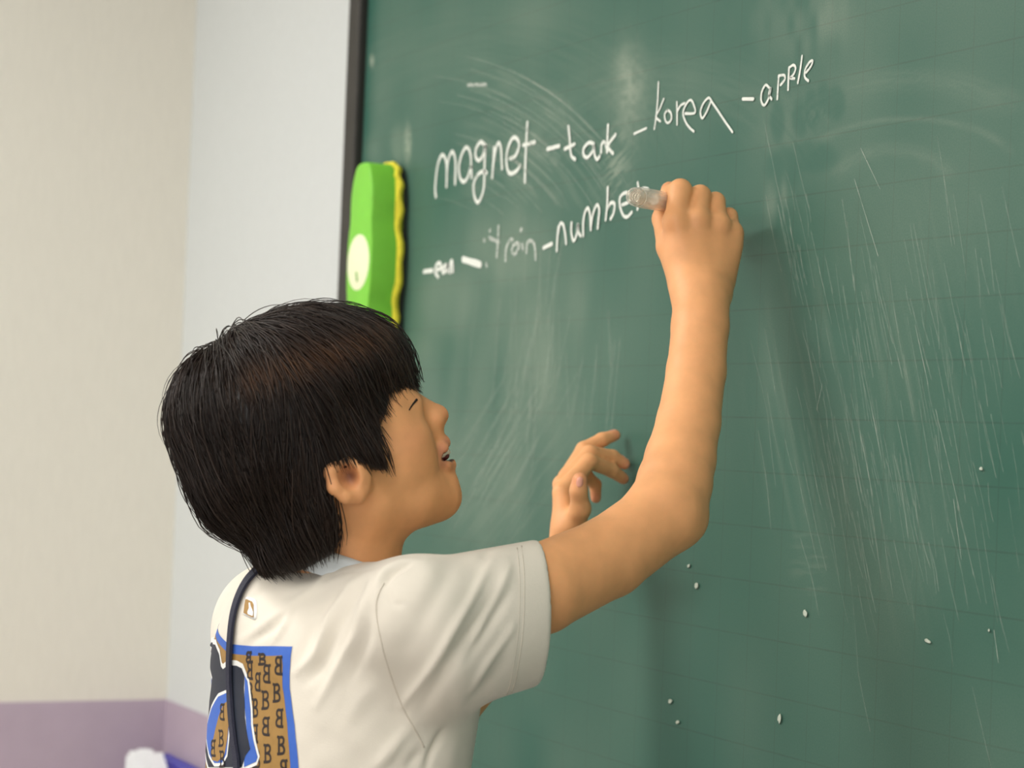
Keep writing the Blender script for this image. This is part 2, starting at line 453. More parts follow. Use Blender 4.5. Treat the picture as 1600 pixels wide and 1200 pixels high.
    # horizontal rubbed dashes under the elbow
    d += blob(1265, 880, 30, 60, 2) * 0.06 * sstep(0.5, 0.9, vnoise(px / 40, py / 5, 18))
    return np.clip(d, 0.01, 0.9)
x0, x1, z0, z1 = board(575, 0)[0] - 0.03, board(1600, 600)[0] + 0.04, board(575, 1200)[2] - 0.03, board(575, 0)[2] + 0.03
BZ0 = min(BZ0, z0 - 0.05); BZ1 = max(BZ1, z1 + 0.03)
xs = np.unique(np.concatenate([[BX0], np.arange(max(x0, BX0 + .002), x1, 0.0022), np.linspace(x1, BX1, 12)]))
zs = np.unique(np.concatenate([np.linspace(BZ0, z0, 4), np.arange(z0, z1, 0.0019), np.linspace(z1, BZ1, 4)]))
GX, GZ = np.meshgrid(xs, zs, indexing='ij')
GP = np.stack([GX, np.zeros_like(GX), GZ], -1).reshape(-1, 3)
bpx, bpy_, _z = proj(GP)
dm = dust_and_light_map(bpx, bpy_, GP[:, 0], GP[:, 2])
nx, nz = len(xs), len(zs)
I = (np.arange(nx - 1)[:, None] * nz + np.arange(nz - 1)[None]).ravel()
Fq = np.stack([I, I + nz, I + nz + 1, I + 1], 1)
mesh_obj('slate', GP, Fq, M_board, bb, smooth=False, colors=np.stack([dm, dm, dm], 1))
box('backing', (BX0, 0.0015, BZ0), (BX1, WALL_Y - 0.001, BZ1), M_frame, bb)
FW = 0.040
for lo, hi in (((BX0 - FW, -0.012, BZ0 - FW), (BX0, WALL_Y - 0.001, BZ1 + FW)), ((BX1, -0.012, BZ0 - FW), (BX1 + FW, WALL_Y - 0.001, BZ1 + FW)),
               ((BX0 + .0005, -0.012, BZ1), (BX1 - .0005, WALL_Y - 0.001, BZ1 + FW)), ((BX0 + .0005, -0.012, BZ0 - FW), (BX1 - .0005, WALL_Y - 0.001, BZ0))):
    box('frame_rail', lo, hi, M_frame, bb, bevel=0.004)
box('chalk_tray', (BX0, -0.07, BZ0 - FW - 0.02), (BX1, -0.0125, BZ0 - FW), M_frame, bb, bevel=0.003)

# handwriting in chalk
def chalk_material(name, cover):
    m = bpy.data.materials.new(name); m.use_nodes = True
    nt = m.node_tree; b = nt.nodes['Principled BSDF']; L = nt.links.new
    b.inputs['Base Color'].default_value = lin(238, 242, 234); b.inputs['Roughness'].default_value = 0.95; b.inputs['Specular IOR Level'].default_value = 0.1
    tc = nt.nodes.new('ShaderNodeTexCoord'); n = nt.nodes.new('ShaderNodeTexNoise'); n.inputs['Scale'].default_value = 900; n.inputs['Detail'].default_value = 2
    L(tc.outputs['Object'], n.inputs['Vector'])
    mr = nt.nodes.new('ShaderNodeMapRange'); mr.inputs[1].default_value = 0.62 - 0.5 * cover; mr.inputs[2].default_value = 0.85 - 0.5 * cover
    L(n.outputs[0], mr.inputs[0]); L(mr.outputs[0], b.inputs['Alpha'])
    return m
def film_material(name, a):
    m = mat(name, (214, 222, 208), 0.95, spec=0.1)
    nt = m.node_tree; b = nt.nodes['Principled BSDF']
    tc = nt.nodes.new('ShaderNodeTexCoord'); n = nt.nodes.new('ShaderNodeTexNoise'); n.inputs['Scale'].default_value = 120
    mr = nt.nodes.new('ShaderNodeMapRange'); mr.inputs[1].default_value = 0.3; mr.inputs[2].default_value = 0.7; mr.inputs[3].default_value = a * 0.3; mr.inputs[4].default_value = a * 1.6
    nt.links.new(tc.outputs['Object'], n.inputs['Vector']); nt.links.new(n.outputs[0], mr.inputs[0]); nt.links.new(mr.outputs[0], b.inputs['Alpha'])
    return m
M_chalk = chalk_material('chalk marks', 0.85); M_chalk_faint = chalk_material('faded chalk marks', 0.45); M_scratch = film_material('dry scratch', 0.25); M_film = film_material('thin chalk film', 0.085); M_film_faint = film_material('faint chalk film', 0.045)
STROKE_N = 0
def stroke(pts, w):
    w = w * 1.12
    P2 = catmull(pts, 6)
    global STROKE_N
    STROKE_N += 1
    yo = -0.0006 - 0.00006 * (STROKE_N % 14)
    P = np.array([board(x, y, yo) for x, y in P2])
    T = np.gradient(P, axis=0); T /= np.linalg.norm(T, axis=1)[:, None] + 1e-9
    Nn = np.stack([-T[:, 2], 0 * T[:, 0], T[:, 0]], 1)
    n = len(P); ww = w * (0.85 + 0.3 * rng.random(n)); ww = np.convolve(np.pad(ww, 2, 'edge'), np.ones(5) / 5, 'valid')
    P = np.vstack([P[0] - T[0] * w * 0.35, P, P[-1] + T[-1] * w * 0.35]); Nn = np.vstack([Nn[0], Nn, Nn[-1]]); ww = np.concatenate([[w * .45], ww, [w * .45]])
    V = np.stack([P + Nn * ww[:, None] / 2, P - Nn * ww[:, None] / 2], 1).reshape(-1, 3)
    F = [(2 * i, 2 * i + 1, 2 * i + 3, 2 * i + 2) for i in range(len(P) - 1)]
    return V, F
def word(label, strokes, w, org, sc, m=None, name='chalk_word'):
    parts = [stroke([(org[0] + x / sc, org[1] + y / sc) for x, y in s], w) for s in strokes]
    V, F = merge(parts)
    o = mesh_obj(name, V, F, m or M_chalk, bb, smooth=False)
    o['label'] = label
    return o
A = ((660, 180), 5.0); K = ((980, 70), 5.161); T4 = ((650, 280), 4.0)
word('chalk word magnet', [
    [(105, 640), (100, 560), (118, 400), (145, 320), (165, 315), (185, 360), (190, 450), (188, 560)], [(190, 450), (200, 360), (225, 290), (245, 300), (258, 360), (258, 450), (255, 540)],
    [(385, 490), (380, 400), (375, 300), (345, 250), (310, 300), (285, 400), (295, 490), (325, 520), (355, 480), (378, 400)],
    [(495, 240), (455, 210), (420, 260), (415, 320), (440, 355), (475, 310), (490, 240), (485, 400), (480, 560), (455, 650), (430, 680), (405, 630), (400, 540), (430, 470), (470, 440), (505, 450)],
    [(560, 250), (555, 350), (545, 490)], [(550, 400), (575, 260), (595, 215), (612, 250), (618, 340), (622, 420)],
    [(680, 340), (725, 320), (755, 240), (740, 185), (705, 180), (670, 250), (655, 350), (670, 440), (700, 455), (740, 430), (765, 390)],
    [(820, 55), (812, 200), (805, 350), (800, 525)], [(785, 235), (880, 210)]], 0.0042, *A)
word('chalk dash before the word tank', [[(975, 265), (1070, 240)]], 0.0042, *A, name='chalk_dash')
word('chalk word tank', [[(1140, 85), (1150, 180), (1155, 260), (1165, 320), (1195, 345)], [(1110, 265), (1190, 225)],
    [(1340, 225), (1300, 215), (1260, 260), (1260, 310), (1290, 330), (1330, 280), (1340, 240), (1345, 310), (1365, 345), (1385, 320)],
    [(1395, 295), (1400, 230), (1420, 210), (1440, 260), (1442, 290)], [(1450, 75), (1445, 180), (1443, 290)], [(1510, 150), (1450, 240), (1490, 300)]], 0.0036, *A)
word('thin chalk dash before the word korea', [[(55, 718), (155, 672)]], 0.0024, *K, name='chalk_dash')
word('chalk word korea', [[(252, 300), (245, 450), (230, 600), (218, 680)], [(295, 435), (260, 520), (232, 580), (268, 618)],
    [(325, 525), (302, 560), (308, 610), (330, 630), (355, 600), (352, 550), (325, 525)], [(400, 460), (402, 560), (402, 645)], [(402, 540), (430, 490), (465, 470)],
    [(465, 555), (545, 548), (535, 480), (510, 445), (475, 480), (450, 550), (470, 620), (500, 665), (538, 700)],
    [(680, 450), (655, 428), (615, 470), (590, 540), (605, 592), (640, 540), (675, 455)], [(675, 450), (730, 530), (790, 620), (850, 705)]], 0.0023, *K)
word('thick chalk dash before the word apple', [[(930, 437), (1018, 437)]], 0.0030, *K, name='chalk_dash')
word('chalk word apple', [[(1145, 345), (1115, 325), (1085, 380), (1080, 450), (1105, 487), (1140, 430), (1158, 345), (1142, 400), (1165, 440)],
    [(1222, 245), (1215, 350), (1210, 440)], [(1222, 250), (1265, 245), (1270, 280), (1235, 325)],
    [(1305, 180), (1300, 280), (1297, 365)], [(1305, 185), (1340, 163), (1358, 190), (1340, 240), (1315, 268), (1350, 272)],
    [(1410, 88), (1395, 200), (1375, 310)], [(1440, 225), (1480, 175), (1495, 130), (1470, 140), (1435, 200), (1432, 260), (1462, 292)]], 0.0023, *K)
word('chalk dash before the word ear', [[(48, 578), (103, 570)]], 0.0048, *T4, name='chalk_dash')
word('small chalk word ear', [[(125, 570), (155, 555), (150, 525), (128, 535), (120, 580), (140, 612)], [(185, 535), (165, 560), (170, 585), (190, 560), (195, 530), (195, 580)],
    [(212, 585), (215, 525), (226, 515), (230, 580)]], 0.0045, *T4)
word('thick chalk dash before the word train', [[(292, 500), (345, 516), (403, 534)]], 0.0072, *T4, name='chalk_dash')
word('half erased chalk word train', [[(462, 316), (462, 325)], [(423, 380), (430, 384)], [(515, 290), (512, 380), (505, 485)], [(455, 365), (520, 395)], [(560, 510), (562, 440), (585, 385), (605, 378)],
    [(640, 400), (610, 410), (600, 450), (615, 470), (640, 430), (645, 400)], [(665, 405), (668, 445)], [(652, 326), (660, 310)], [(690, 460), (695, 400), (715, 385), (740, 410), (748, 500)], [(438, 528), (442, 545)]], 0.0042, *T4, m=M_chalk_faint)
word('chalk dash before the word number', [[(795, 430), (850, 403)]], 0.0040, *T4, name='chalk_dash')
word('chalk word number, its end behind the chalk holder', [[(890, 295), (883, 370), (880, 450)], [(885, 350), (900, 280), (920, 285), (932, 340), (938, 405)],
    [(972, 270), (970, 330), (985, 385), (1005, 340), (1012, 280), (1015, 330), (1030, 355)],
    [(1045, 355), (1045, 270), (1055, 210), (1075, 180), (1088, 230), (1092, 318)], [(1092, 300), (1105, 220), (1130, 160), (1145, 190), (1140, 250), (1135, 308)],
    [(1198, 50), (1195, 150), (1185, 255)], [(1190, 200), (1215, 150), (1240, 155), (1235, 210), (1215, 250)],
    [(1288, 160), (1330, 140), (1335, 95), (1305, 85), (1275, 115), (1275, 170), (1295, 225), (1320, 235), (1350, 205)], [(1385, 20), (1392, 90), (1384, 190)], [(1388, 110), (1415, 62), (1450, 62)]], 0.0034, *T4)
word('short chalk tick above the word magnet', [[(731, 133), (760, 132)]], 0.0035, (0, 0), 1.0, m=M_chalk_faint, name='chalk_dash')
# chips of paper and chalk stuck to the slate
M_chip = mat('paper chip', (196, 205, 190), 0.9, noise=0.08, scale=300)
for cx, cy, rx, ry, rot in ((1088, 915, 3, 6, .2), (1076, 884, 2, 3, .4), (1258, 958, 3.5, 6.5, -.1), (1450, 1002, 6, 3, .5), (1218, 1123, 3, 7.5, .1), (1047, 1096, 3, 4.5, .5), (1059, 1128, 3, 3.5, 1), (1533, 732, 3, 3, .3), (1545, 985, 1.5, 3, 0)):
    poly = []
    for i in range(9):
        a = i * 2 * math.pi / 9; q = 0.75 + 0.45 * rng.random()
        ex, ey = rx * q * math.cos(a), ry * q * math.sin(a)
        poly.append((cx + ex * math.cos(rot) - ey * math.sin(rot), cy + ex * math.sin(rot) + ey * math.cos(rot)))
    V = [board(x, y, -0.0002) for x, y in poly] + [board(x * .8 + cx * .2, y * .8 + cy * .2, -0.0018) for x, y in poly]
    F = [tuple(range(9, 18))] + [(i, (i + 1) % 9, 9 + (i + 1) % 9, 9 + i) for i in range(9)]
    o = mesh_obj('paper_chip', V, F, M_chip, bb, smooth=False)
for s in ([(1430, 508), (1450, 600)], [(1462, 640), (1500, 800)], [(1490, 780), (1502, 874)], [(1362, 640), (1378, 720)], [(1285, 600), (1276, 640)], [(1553, 985), (1560, 1035)], [(1345, 232), (1375, 295)], [(1335, 280), (1372, 400)]):
    V, F = stroke(s, 0.0008)
    mesh_obj('chalk_scratch', V, F, M_scratch, bb, smooth=False)

# fine dry streaks left by the eraser, too many to count: one film of chalk each
def streaks(label, lines, w, m=None):
    V, F = merge([stroke(l, w * q) for l, q in lines])
    o = mesh_obj('chalk_streaks', V, F, m or M_film, bb, smooth=False)
    o['kind'] = 'stuff'; o['label'] = label
g = np.random.default_rng(11)
L1 = []
for cx, cy, sx, sy, n in ((1320, 660, 75, 120, 90), (1410, 840, 50, 70, 45), (1450, 560, 70, 130, 45), (1240, 420, 40, 90, 25), (1530, 620, 40, 200, 25)):
    for _ in range(n):
        x, y = g.normal(cx, sx), g.normal(cy, sy); ln = g.uniform(40, 170); a = g.normal(0.19, 0.035)
        L1.append(([(x - a * ln / 2, y - ln / 2), (x + g.normal(0, 1), y), (x + a * ln / 2 + g.normal(0, 2), y + ln / 2)], g.uniform(0.6, 1.6)))
L1 = [l for l in L1 if min(p[0] for p in l[0]) > 1170]
streaks('fine falling chalk streaks at the right of the writing hand', L1, 0.0010)
L2 = []
for _ in range(120):
    r = g.uniform(190, 400); t0 = g.uniform(0.15, 1.15); dt = g.uniform(0.12, 0.4)
    pts = [(650 + r * math.cos(t), 520 - r / 0.9 * math.sin(t)) for t in np.linspace(t0 + dt, t0, 5)]
    if max(p[0] + (p[1] - 200) * 0.28 for p in pts) > 1005 or max(p[1] for p in pts) > 335: continue
    L2.append((pts, g.uniform(0.6, 1.8)))
streaks('curved chalk streaks of an eraser sweep around the top words', L2, 0.0015, M_film)
L3 = []
for _ in range(70):
    x, y = g.normal(790, 60), g.normal(740, 60); ln = g.uniform(40, 120)
    L3.append(([(x + 0.55 * ln / 2, y - ln / 2), (x, y), (x - 0.55 * ln / 2, y + ln / 2)], g.uniform(0.6, 1.6)))
for _ in range(45):
    x, y = g.normal(850, 45), g.normal(560, 70); ln = g.uniform(60, 160); a = g.normal(-0.06, 0.08)
    L3.append(([(x - a * ln / 2, y - ln / 2), (x, y), (x + a * ln / 2, y + ln / 2)], g.uniform(0.8, 3.0)))
streaks('rubbed chalk streaks between the face and the raised arm', L3, 0.0022, M_film_faint)

# ================================================================== the eraser on the board
M_green = mat('green foam', (126, 208, 62), 0.55, noise=0.03, scale=60, bump=0.08, bscale=600, Subsurface_Weight=0.05)
M_yellow = mat('yellow felt', (238, 226, 66), 0.9, noise=0.08, scale=150, bump=0.5, bscale=700)
M_cream = mat('cream sticker', (244, 246, 208), 0.5, noise=0.02, scale=80)
M_dark = mat('dark magnet sheet', (38, 40, 36), 0.7, noise=0.1, scale=100)
ec = board(560, 410, -0.050)                                    # centre of the room-side face
def eraser_outline(n=96, grow=0.0):
    out = []
    H = 0.126; w = 0.040
    zz = []
    for i in range(n):
        a = 2 * math.pi * i / n
        z = math.sin(a); x = math.cos(a)
        z_ = math.copysign(abs(z) ** 0.8, z) * (H + grow)
        t = abs(z_) / H
        wid = w * (1.0 - 0.10 * math.exp(-((t - 0.42) / 0.16) ** 2))
        x_ = math.copysign(abs(x) ** 0.62, x) * (wid + grow)
        out.append((x_, z_))
    return out
er = tag(empty('blackboard_eraser', (ec[0], -0.001, ec[2])), 'bright green foam eraser with yellow felt stuck to the board\'s left edge', 'eraser')
def loft(name, rings, m, parent, smooth=True):
    n = len(rings[0]); V = np.vstack(rings); F = []
    for r in range(len(rings) - 1):
        for i in range(n):
            j = (i + 1) % n
            F.append((r * n + i, r * n + j, (r + 1) * n + j, (r + 1) * n + i))
    F.append(tuple(range(n))[::-1]); F.append(tuple((len(rings) - 1) * n + i for i in range(n)))
    o = mesh_obj(name, V, F, m, parent, smooth)
    md = o.modifiers.new('edge', 'EDGE_SPLIT'); md.split_angle = math.radians(50)
    return o
def ering(y, g): return np.array([(ec[0] + x, y, ec[2] + z) for x, z in eraser_outline(grow=g)])
loft('body', [ering(-0.016, 0), ering(-0.047, 0), ering(-0.0492, -0.0008), ering(-0.050, -0.003)], M_green, er)
wav = lambda g, ph: np.array([(ec[0] + x * 1.02, -0.0115 + 0.0028 * math.sin(i * 0.9 + ph), ec[2] + z * 1.005) for i, (x, z) in enumerate(eraser_outline(grow=g))])
def felt_ring(y, g):
    return np.array([(ec[0] + x, y + 0.0022 * math.sin(i * 1.15), ec[2] + z) for i, (x, z) in enumerate(eraser_outline(grow=g + 0.0015 * math.sin(i * 0.8)))])
loft('felt', [felt_ring(-0.0075, 0.001), felt_ring(-0.0095, 0.0035), felt_ring(-0.0135, 0.004), felt_ring(-0.0165, 0.001)], M_yellow, er)
loft('magnet_backing', [ering(-0.001, -0.002), ering(-0.0055, -0.002)], M_dark, er)
th = np.linspace(0, 2 * math.pi, 48, endpoint=False)
cr = lambda y, r: np.array([(ec[0] + r * math.cos(a), y, ec[2] + r * math.sin(a)) for a in th])
st_ = loft('sticker', [cr(-0.0500, 0.0352), cr(-0.0504, 0.0352), cr(-0.0506, 0.0345)], M_cream, er)
V, F = tube([(ec[0] - .003, -0.0507, ec[2] - 0.012), (ec[0] + .001, -0.0507, ec[2] - 0.024)], 0.0016, 6)
mesh_obj('sticker_print', V, F, mat('green print', (120, 180, 80), 0.6, noise=0.05), st_)

# ================================================================== things on a desk in the corner
M_desk = mat('pale desk board', (205, 196, 178), 0.5, noise=0.05, scale=20)
M_paper = mat('white paper', (233, 234, 236), 0.8, noise=0.03, scale=60)
M_blue = mat('blue folder', (66, 62, 170), 0.5, noise=0.05, scale=40)
M_leg = mat('grey steel', (120, 122, 124), 0.4, noise=0.03, Metallic=0.6)
dk = tag(empty('desk', (XL + 0.42, -0.34, 0)), 'low pale desk standing in the room corner', 'desk')
DX0, DX1, DY0, DY1, DZ = XL + 0.02, XL + 0.80, -0.62, 0.015, 0.72
box('desk_top', (DX0, DY0, DZ - 0.025), (DX1, DY1, DZ), M_desk, dk, bevel=0.004)
for x in (DX0 + .03, DX1 - .06):
    for y in (DY0 + .03, DY1 - .06):
        box('leg', (x, y, 0), (x + .03, y + .03, DZ - .0252), M_leg, dk, bevel=0.003)
def on_x(px, py, x):
    d = ray(px, py); return CAM + d * ((x - CAM[0]) / d[0])
# blue folder standing against the front wall, papers propped beside it
fa = board(254, 1178, 0.012)
x0 = fa[0]; ztop = min(fa[2], 0.98)
fo = tag(empty('folder', (x0 + 0.11, 0.012, DZ)), 'blue folder standing against the front wall in the corner', 'folder')
for y0 in (0.0035, 0.0205):
    box('cover', (x0, y0 - .0015, DZ + 0.0005), (x0 + 0.22, y0 + .0015, ztop), M_blue, fo, bevel=0.001)
box('spine', (x0 - .0025, 0.002, DZ + 0.0005), (x0 - .0002, 0.022, ztop), M_blue, fo, bevel=0.0008)
box('page_block', (x0 + 0.001, 0.0055, DZ + 0.004), (x0 + 0.215, 0.0185, ztop - .006), M_paper, fo, bevel=0.001)
for i in range(9):
    t = i / 8
    a = on_x(203 + 40 * t, 1186 - 16 * math.sin(0.4 + t * 2.1) + 4 * (i % 2), XL + 0.10 + 0.02 * t)
    bt = np.array([a[0] + 0.05, a[1] - 0.01 + 0.045 * (t - .55), DZ + 0.002])
    wv = np.array([0.03, -0.9 + .2 * t, 0.0]); wv /= np.linalg.norm(wv); wv *= 0.006 + 0.003 * (i % 3)
    P = []
    for s in np.linspace(0, 1, 7):
        p = bt * (1 - s) + a * s + np.array([0.018 * math.sin(s * 3.1), 0, 0])
        P += [p - wv, p + wv]
    V = np.array(P); V = np.vstack([V, V + np.array([-0.0012, 0, 0.0004])])
    n = 7; F = []
    for k in range(n - 1):
        F += [(2 * k, 2 * k + 1, 2 * k + 3, 2 * k + 2), (14 + 2 * k, 14 + 2 * k + 2, 14 + 2 * k + 3, 14 + 2 * k + 1), (2 * k, 2 * k + 2, 16 + 2 * k, 14 + 2 * k), (2 * k + 1, 15 + 2 * k, 17 + 2 * k, 2 * k + 3)]
    F += [(0, 14, 15, 1), (12, 13, 27, 26)]
    if i == 0:
        pp = tag(empty('paper_bundle', (float(bt[0]), float(bt[1]), DZ)), 'loose white paper strips propped up beside the blue folder', 'paper')
    mesh_obj('paper_strip', V, F, M_paper, pp, smooth=False)

# ================================================================== the boy
BOY = empty('person', (0, 0, 0))
hip = W(505, 1300, 1.80)
BOY.location = (float(hip[0]), float(hip[1]), 0.0)
tag(BOY, 'dark haired child in a white printed t-shirt writing on the board', 'person')
def pr(rpx, Z): return rpx * Z / FPX
RX, FY, UZ = np.array([1.0, 0, 0]), np.array([0, 1.0, 0]), np.array([0, 0, 1.0])

# ---- head frame: facing the board, chin lifted
yaw, pit = math.radians(17), math.radians(20)
cF = np.array([math.cos(yaw) * math.cos(pit), -math.sin(pit), math.sin(yaw) * math.cos(pit)])
cU = np.array([-math.cos(yaw) * math.sin(pit), -math.cos(pit), -math.sin(yaw) * math.sin(pit)])
cS = np.array([math.sin(yaw), 0, -math.cos(yaw)])
HF, HU, HS = R_CW @ cF, R_CW @ cU, R_CW @ cS
HO = W(500, 690, 1.78)
HAX = np.stack([HF, HS, HU])
def H(px, py, s=0.0):
    d = ray(px, py); t = ((HO + s * HS - CAM) @ HS) / (d @ HS)
    return CAM + t * d
def mir(p):
    p = np.asarray(p); return p - 2 * ((p - HO) @ HS)[..., None] * HS if p.ndim > 1 else p - 2 * ((p - HO) @ HS) * HS

body = SDF()
# cranium and face
body.ell(H(462, 660), HAX, (0.078, 0.065, 0.077))
body.ell(H(552, 700), HAX, (0.056, 0.058, 0.066), k=0.02)
body.chain([H(613, 632), H(638, 676), H(661, 735), H(689, 776)], [0.0165, 0.0212, 0.0182, 0.0165], k=0.014)
for sgn in (1, -1):
    m_ = (lambda p: p) if sgn > 0 else mir
    body.cone(m_(H(618, 694, 0.031)), m_(H(597, 644, 0.033)), 0.0265, 0.022, k=0.016)          # cheek bone, temple
    body.cone(m_(H(643, 704, 0.022)), m_(H(634, 680, 0.030)), 0.0148, 0.0155, k=0.012)          # smiling cheek
    body.chain([m_(H(545, 760, 0.046)), m_(H(580, 786, 0.044)), m_(H(640, 783, 0.028)), m_(H(686, 776, 0.006))], [0.020, 0.018, 0.017, 0.016], k=0.03)  # jaw
    body.ell(m_(H(625, 740, 0.026)), HAX, (0.026, 0.023, 0.034), k=0.02)
body.cone(H(640, 772), H(560, 770), 0.022, 0.040, k=0.03)                                    # under the chin
# nose
body.cone(H(640, 627), H(681, 644), 0.0068, 0.0064, k=0.016)
body.ball(H(688.5, 649.5), 0.0066, k=0.006)
for sgn in (1, -1):
    m_ = (lambda p: p) if sgn > 0 else mir
    body.ball(m_(H(682, 655, 0.0075)), 0.0056, k=0.006)
    body.ell(m_(H(639, 632, 0.024)), HAX, (0.010, 0.015, 0.009), k=0.012)                    # closed, smiling eye
    body.cone(m_(H(634, 620, 0.012)), m_(H(622, 622, 0.032)), 0.007, 0.007, k=0.012)          # brow ridge
body.chain([H(657, 630, 0.014), H(648, 630, 0.024), H(640, 642, 0.038)], [0.0008, 0.0016, 0.0008], k=0.003, kind='s')
body.chain([H(674, 650, 0.0175), H(684, 672, 0.0235), H(686, 700, 0.0285)], [0.0008, 0.0018, 0.0008], k=0.006, kind='s')   # smile fold
# mouth
up = [mir(H(684, 714, 0.0235)), mir(H(692, 700, 0.013)), H(693.5, 691, 0), H(692, 700, 0.013), H(684, 714, 0.0235)]
lo_ = [mir(H(684, 723, 0.0235)), mir(H(694, 726, 0.013)), H(700, 725.5, 0), H(694, 726, 0.013), H(684, 723, 0.0235)]
body.cone(H(675, 680), H(683, 697), 0.0088, 0.0088, k=0.010)
body.cone(H(684, 733), H(690, 750), 0.0092, 0.010, k=0.010)
body.chain(up, [0.0028, 0.0040, 0.0044, 0.0040, 0.0028], k=0.005)
body.chain(lo_, [0.003, 0.005, 0.0058, 0.005, 0.003], k=0.005)
MOUTH = [mir(H(682, 719, 0.0215)), mir(H(688, 715.5, 0.015)), H(697, 712, 0), H(688, 715.5, 0.015), H(682, 719, 0.0215)]
MR = [0.0032, 0.0042, 0.0036, 0.0042, 0.0032]
body.chain(MOUTH, MR, k=0.0015, kind='s')
body.ell(H(690, 713), HAX, (0.014, 0.017, 0.0058), k=0.002, kind='s')
# ears
for sgn in (1, -1):
    m_ = (lambda p: p) if sgn > 0 else mir
    e = lambda x, y, s: m_(H(x, y, s))
    body.ell(e(546, 742, 0.0770), HAX, (0.0165, 0.006, 0.021), k=0.004)
    body.cone(e(556, 745, .055), e(548, 742, .076), 0.014, 0.010, k=0.008)
    body.chain([e(545, 700, .066), e(524, 712, .072), e(515, 738, .082), e(522, 762, .084), e(540, 775, .082), e(558, 774, .078), e(572, 760, .069)], [.0046, .0046, .0046, .0050, .0056, .0060, .0050], k=0.006)
    body.ell(e(548, 745, .088), HAX, (0.0082, 0.0125, 0.0110), k=0.003, kind='s')
    body.ball(e(565, 748, .0745), 0.0045, k=0.004)
# neck and trunk (inside the shirt)
body.chain([H(535, 790), W(530, 850, 1.785), W(518, 945, 1.80)], [0.050, 0.0495, 0.050], k=0.02)
body.chain([W(518, 945, 1.80), W(510, 1100, 1.80), W(505, 1300, 1.80), W(505, 1390, 1.80)], [0.05, 0.065, 0.07, 0.07], k=0.03)
# right arm
A_Z = [(650, 985, 1.68, 58), (742, 950, 1.70, 66), (842, 921, 1.74, 70), (950, 871, 1.79, 63), (1030, 812, 1.825, 60)]
body.chain([W(520, 985, 1.80), W(650, 985, 1.68)], [0.04, 0.034], k=0.03)
body.chain([W(x, y, z) for x, y, z, r in A_Z], [pr(r, z) for x, y, z, r in A_Z], k=0.01)
F_Z = [(1040, 796, 1.83, 59), (1054, 755, 1.85, 58.5), (1063, 718, 1.868, 55), (1076, 660, 1.893, 49.5), (1088, 580, 1.925, 46), (1094, 510, 1.95, 44.5), (1096, 462, 1.97, 45)]
body.chain([W(x, y, z) for x, y, z, r in F_Z], [pr(r, z) for x, y, z, r in F_Z], k=0.012)
body.cone(W(1054, 806, 1.828), W(1074, 812, 1.834), 0.018, 0.0125, k=0.02)                    # point of the elbow
# right hand, closed round the chalk holder
Cc = lambda L: [W(x, y, z) for x, y, z, r in L]
Cr = lambda L: [pr(r, z) for x, y, z, r in L]
RH = {
    'index': [(1056, 346, 1.988, 19), (1063, 298, 2.000, 18), (1048, 303, 2.024, 14.5), (1040, 317, 2.034, 12)],
    'middle': [(1090, 343, 1.992, 18.5), (1094, 306, 2.008, 16.5), (1077, 313, 2.034, 14), (1070, 331, 2.044, 12)],
    'ring': [(1122, 350, 2.000, 17.5), (1118, 315, 2.016, 14.5), (1102, 325, 2.040, 13), (1096, 343, 2.048, 12)],
    'little': [(1143, 363, 2.010, 16), (1139, 338, 2.026, 13), (1127, 348, 2.044, 12), (1120, 364, 2.050, 11)],
}
wr = [(1076, 455, 1.973, 24), (1090, 452, 1.973, 25), (1105, 452, 1.976, 25), (1116, 455, 1.98, 25)]
for (nm, L), w0 in zip(RH.items(), wr):
    body.cone(W(*w0[:3]), W(*L[0][:3]), pr(w0[3], w0[2]), pr(L[0][3] - 1, L[0][2]), k=0.012)
body.cone(W(1128, 440, 1.992), W(1141, 385, 2.006), pr(17, 2.0), pr(17, 2.0), k=0.012)
for nm, L in RH.items():
    body.chain(Cc(L), Cr(L), k=0.0035)
    body.ball(W(L[0][0], L[0][1] + 2, L[0][2] - 0.002), pr(L[0][3] + 0.5, L[0][2]), k=0.006)
RT = [(1068, 440, 1.985, 24), (1048, 385, 1.998, 22), (1036, 342, 2.024, 16.5), (1046, 297, 2.040, 13.5)]
body.chain(Cc(RT), Cr(RT), k=0.010)
# left arm and hand, fingertips against the slate
LA = [(425, 985, 1.94, 45), (540, 1090, 2.00, 48), (655, 1175, 2.06, 38), (706, 1113, 2.08, 38), (832, 963, 2.13, 33), (880, 868, 2.155, 28), (890, 830, 2.16, 27)]
body.chain([W(520, 985, 1.80), W(425, 985, 1.94)], [0.04, 0.025], k=0.03)
body.chain(Cc(LA), Cr(LA), k=0.012)
LH = {
    'index': [(879, 769, 2.165, 15), (921, 721, 2.190, 12.5), (956, 735, 2.215, 11), (974, 748, 2.228, 9)],
    'middle': [(879, 757, 2.185, 15), (922, 708, 2.208, 12.5), (957, 714, 2.225, 11), (976, 725, 2.230, 9)],
    'ring': [(886, 746, 2.205, 14), (912, 702, 2.222, 12), (941, 687, 2.232, 11), (961, 680, 2.240, 9)],
    'little': [(892, 755, 2.215, 13), (915, 742, 2.225, 10.5), (930, 757, 2.238, 9.5), (931, 778, 2.236, 8.5)],
}
wl = [(884, 826, 2.150, 19), (889, 824, 2.162, 20), (894, 824, 2.175, 20), (900, 826, 2.188, 19)]
for (nm, L), w0 in zip(LH.items(), wl):
    body.cone(W(*w0[:3]), W(*L[0][:3]), pr(w0[3], w0[2]), pr(L[0][3], L[0][2]), k=0.012)
for nm, L in LH.items():
    body.chain(Cc(L), Cr(L), k=0.003)
LT = [(897, 818, 2.150, 19), (907, 795, 2.132, 16), (904, 767, 2.124, 13.5), (906, 750, 2.122, 12)]
body.chain(Cc(LT), Cr(LT), k=0.007)
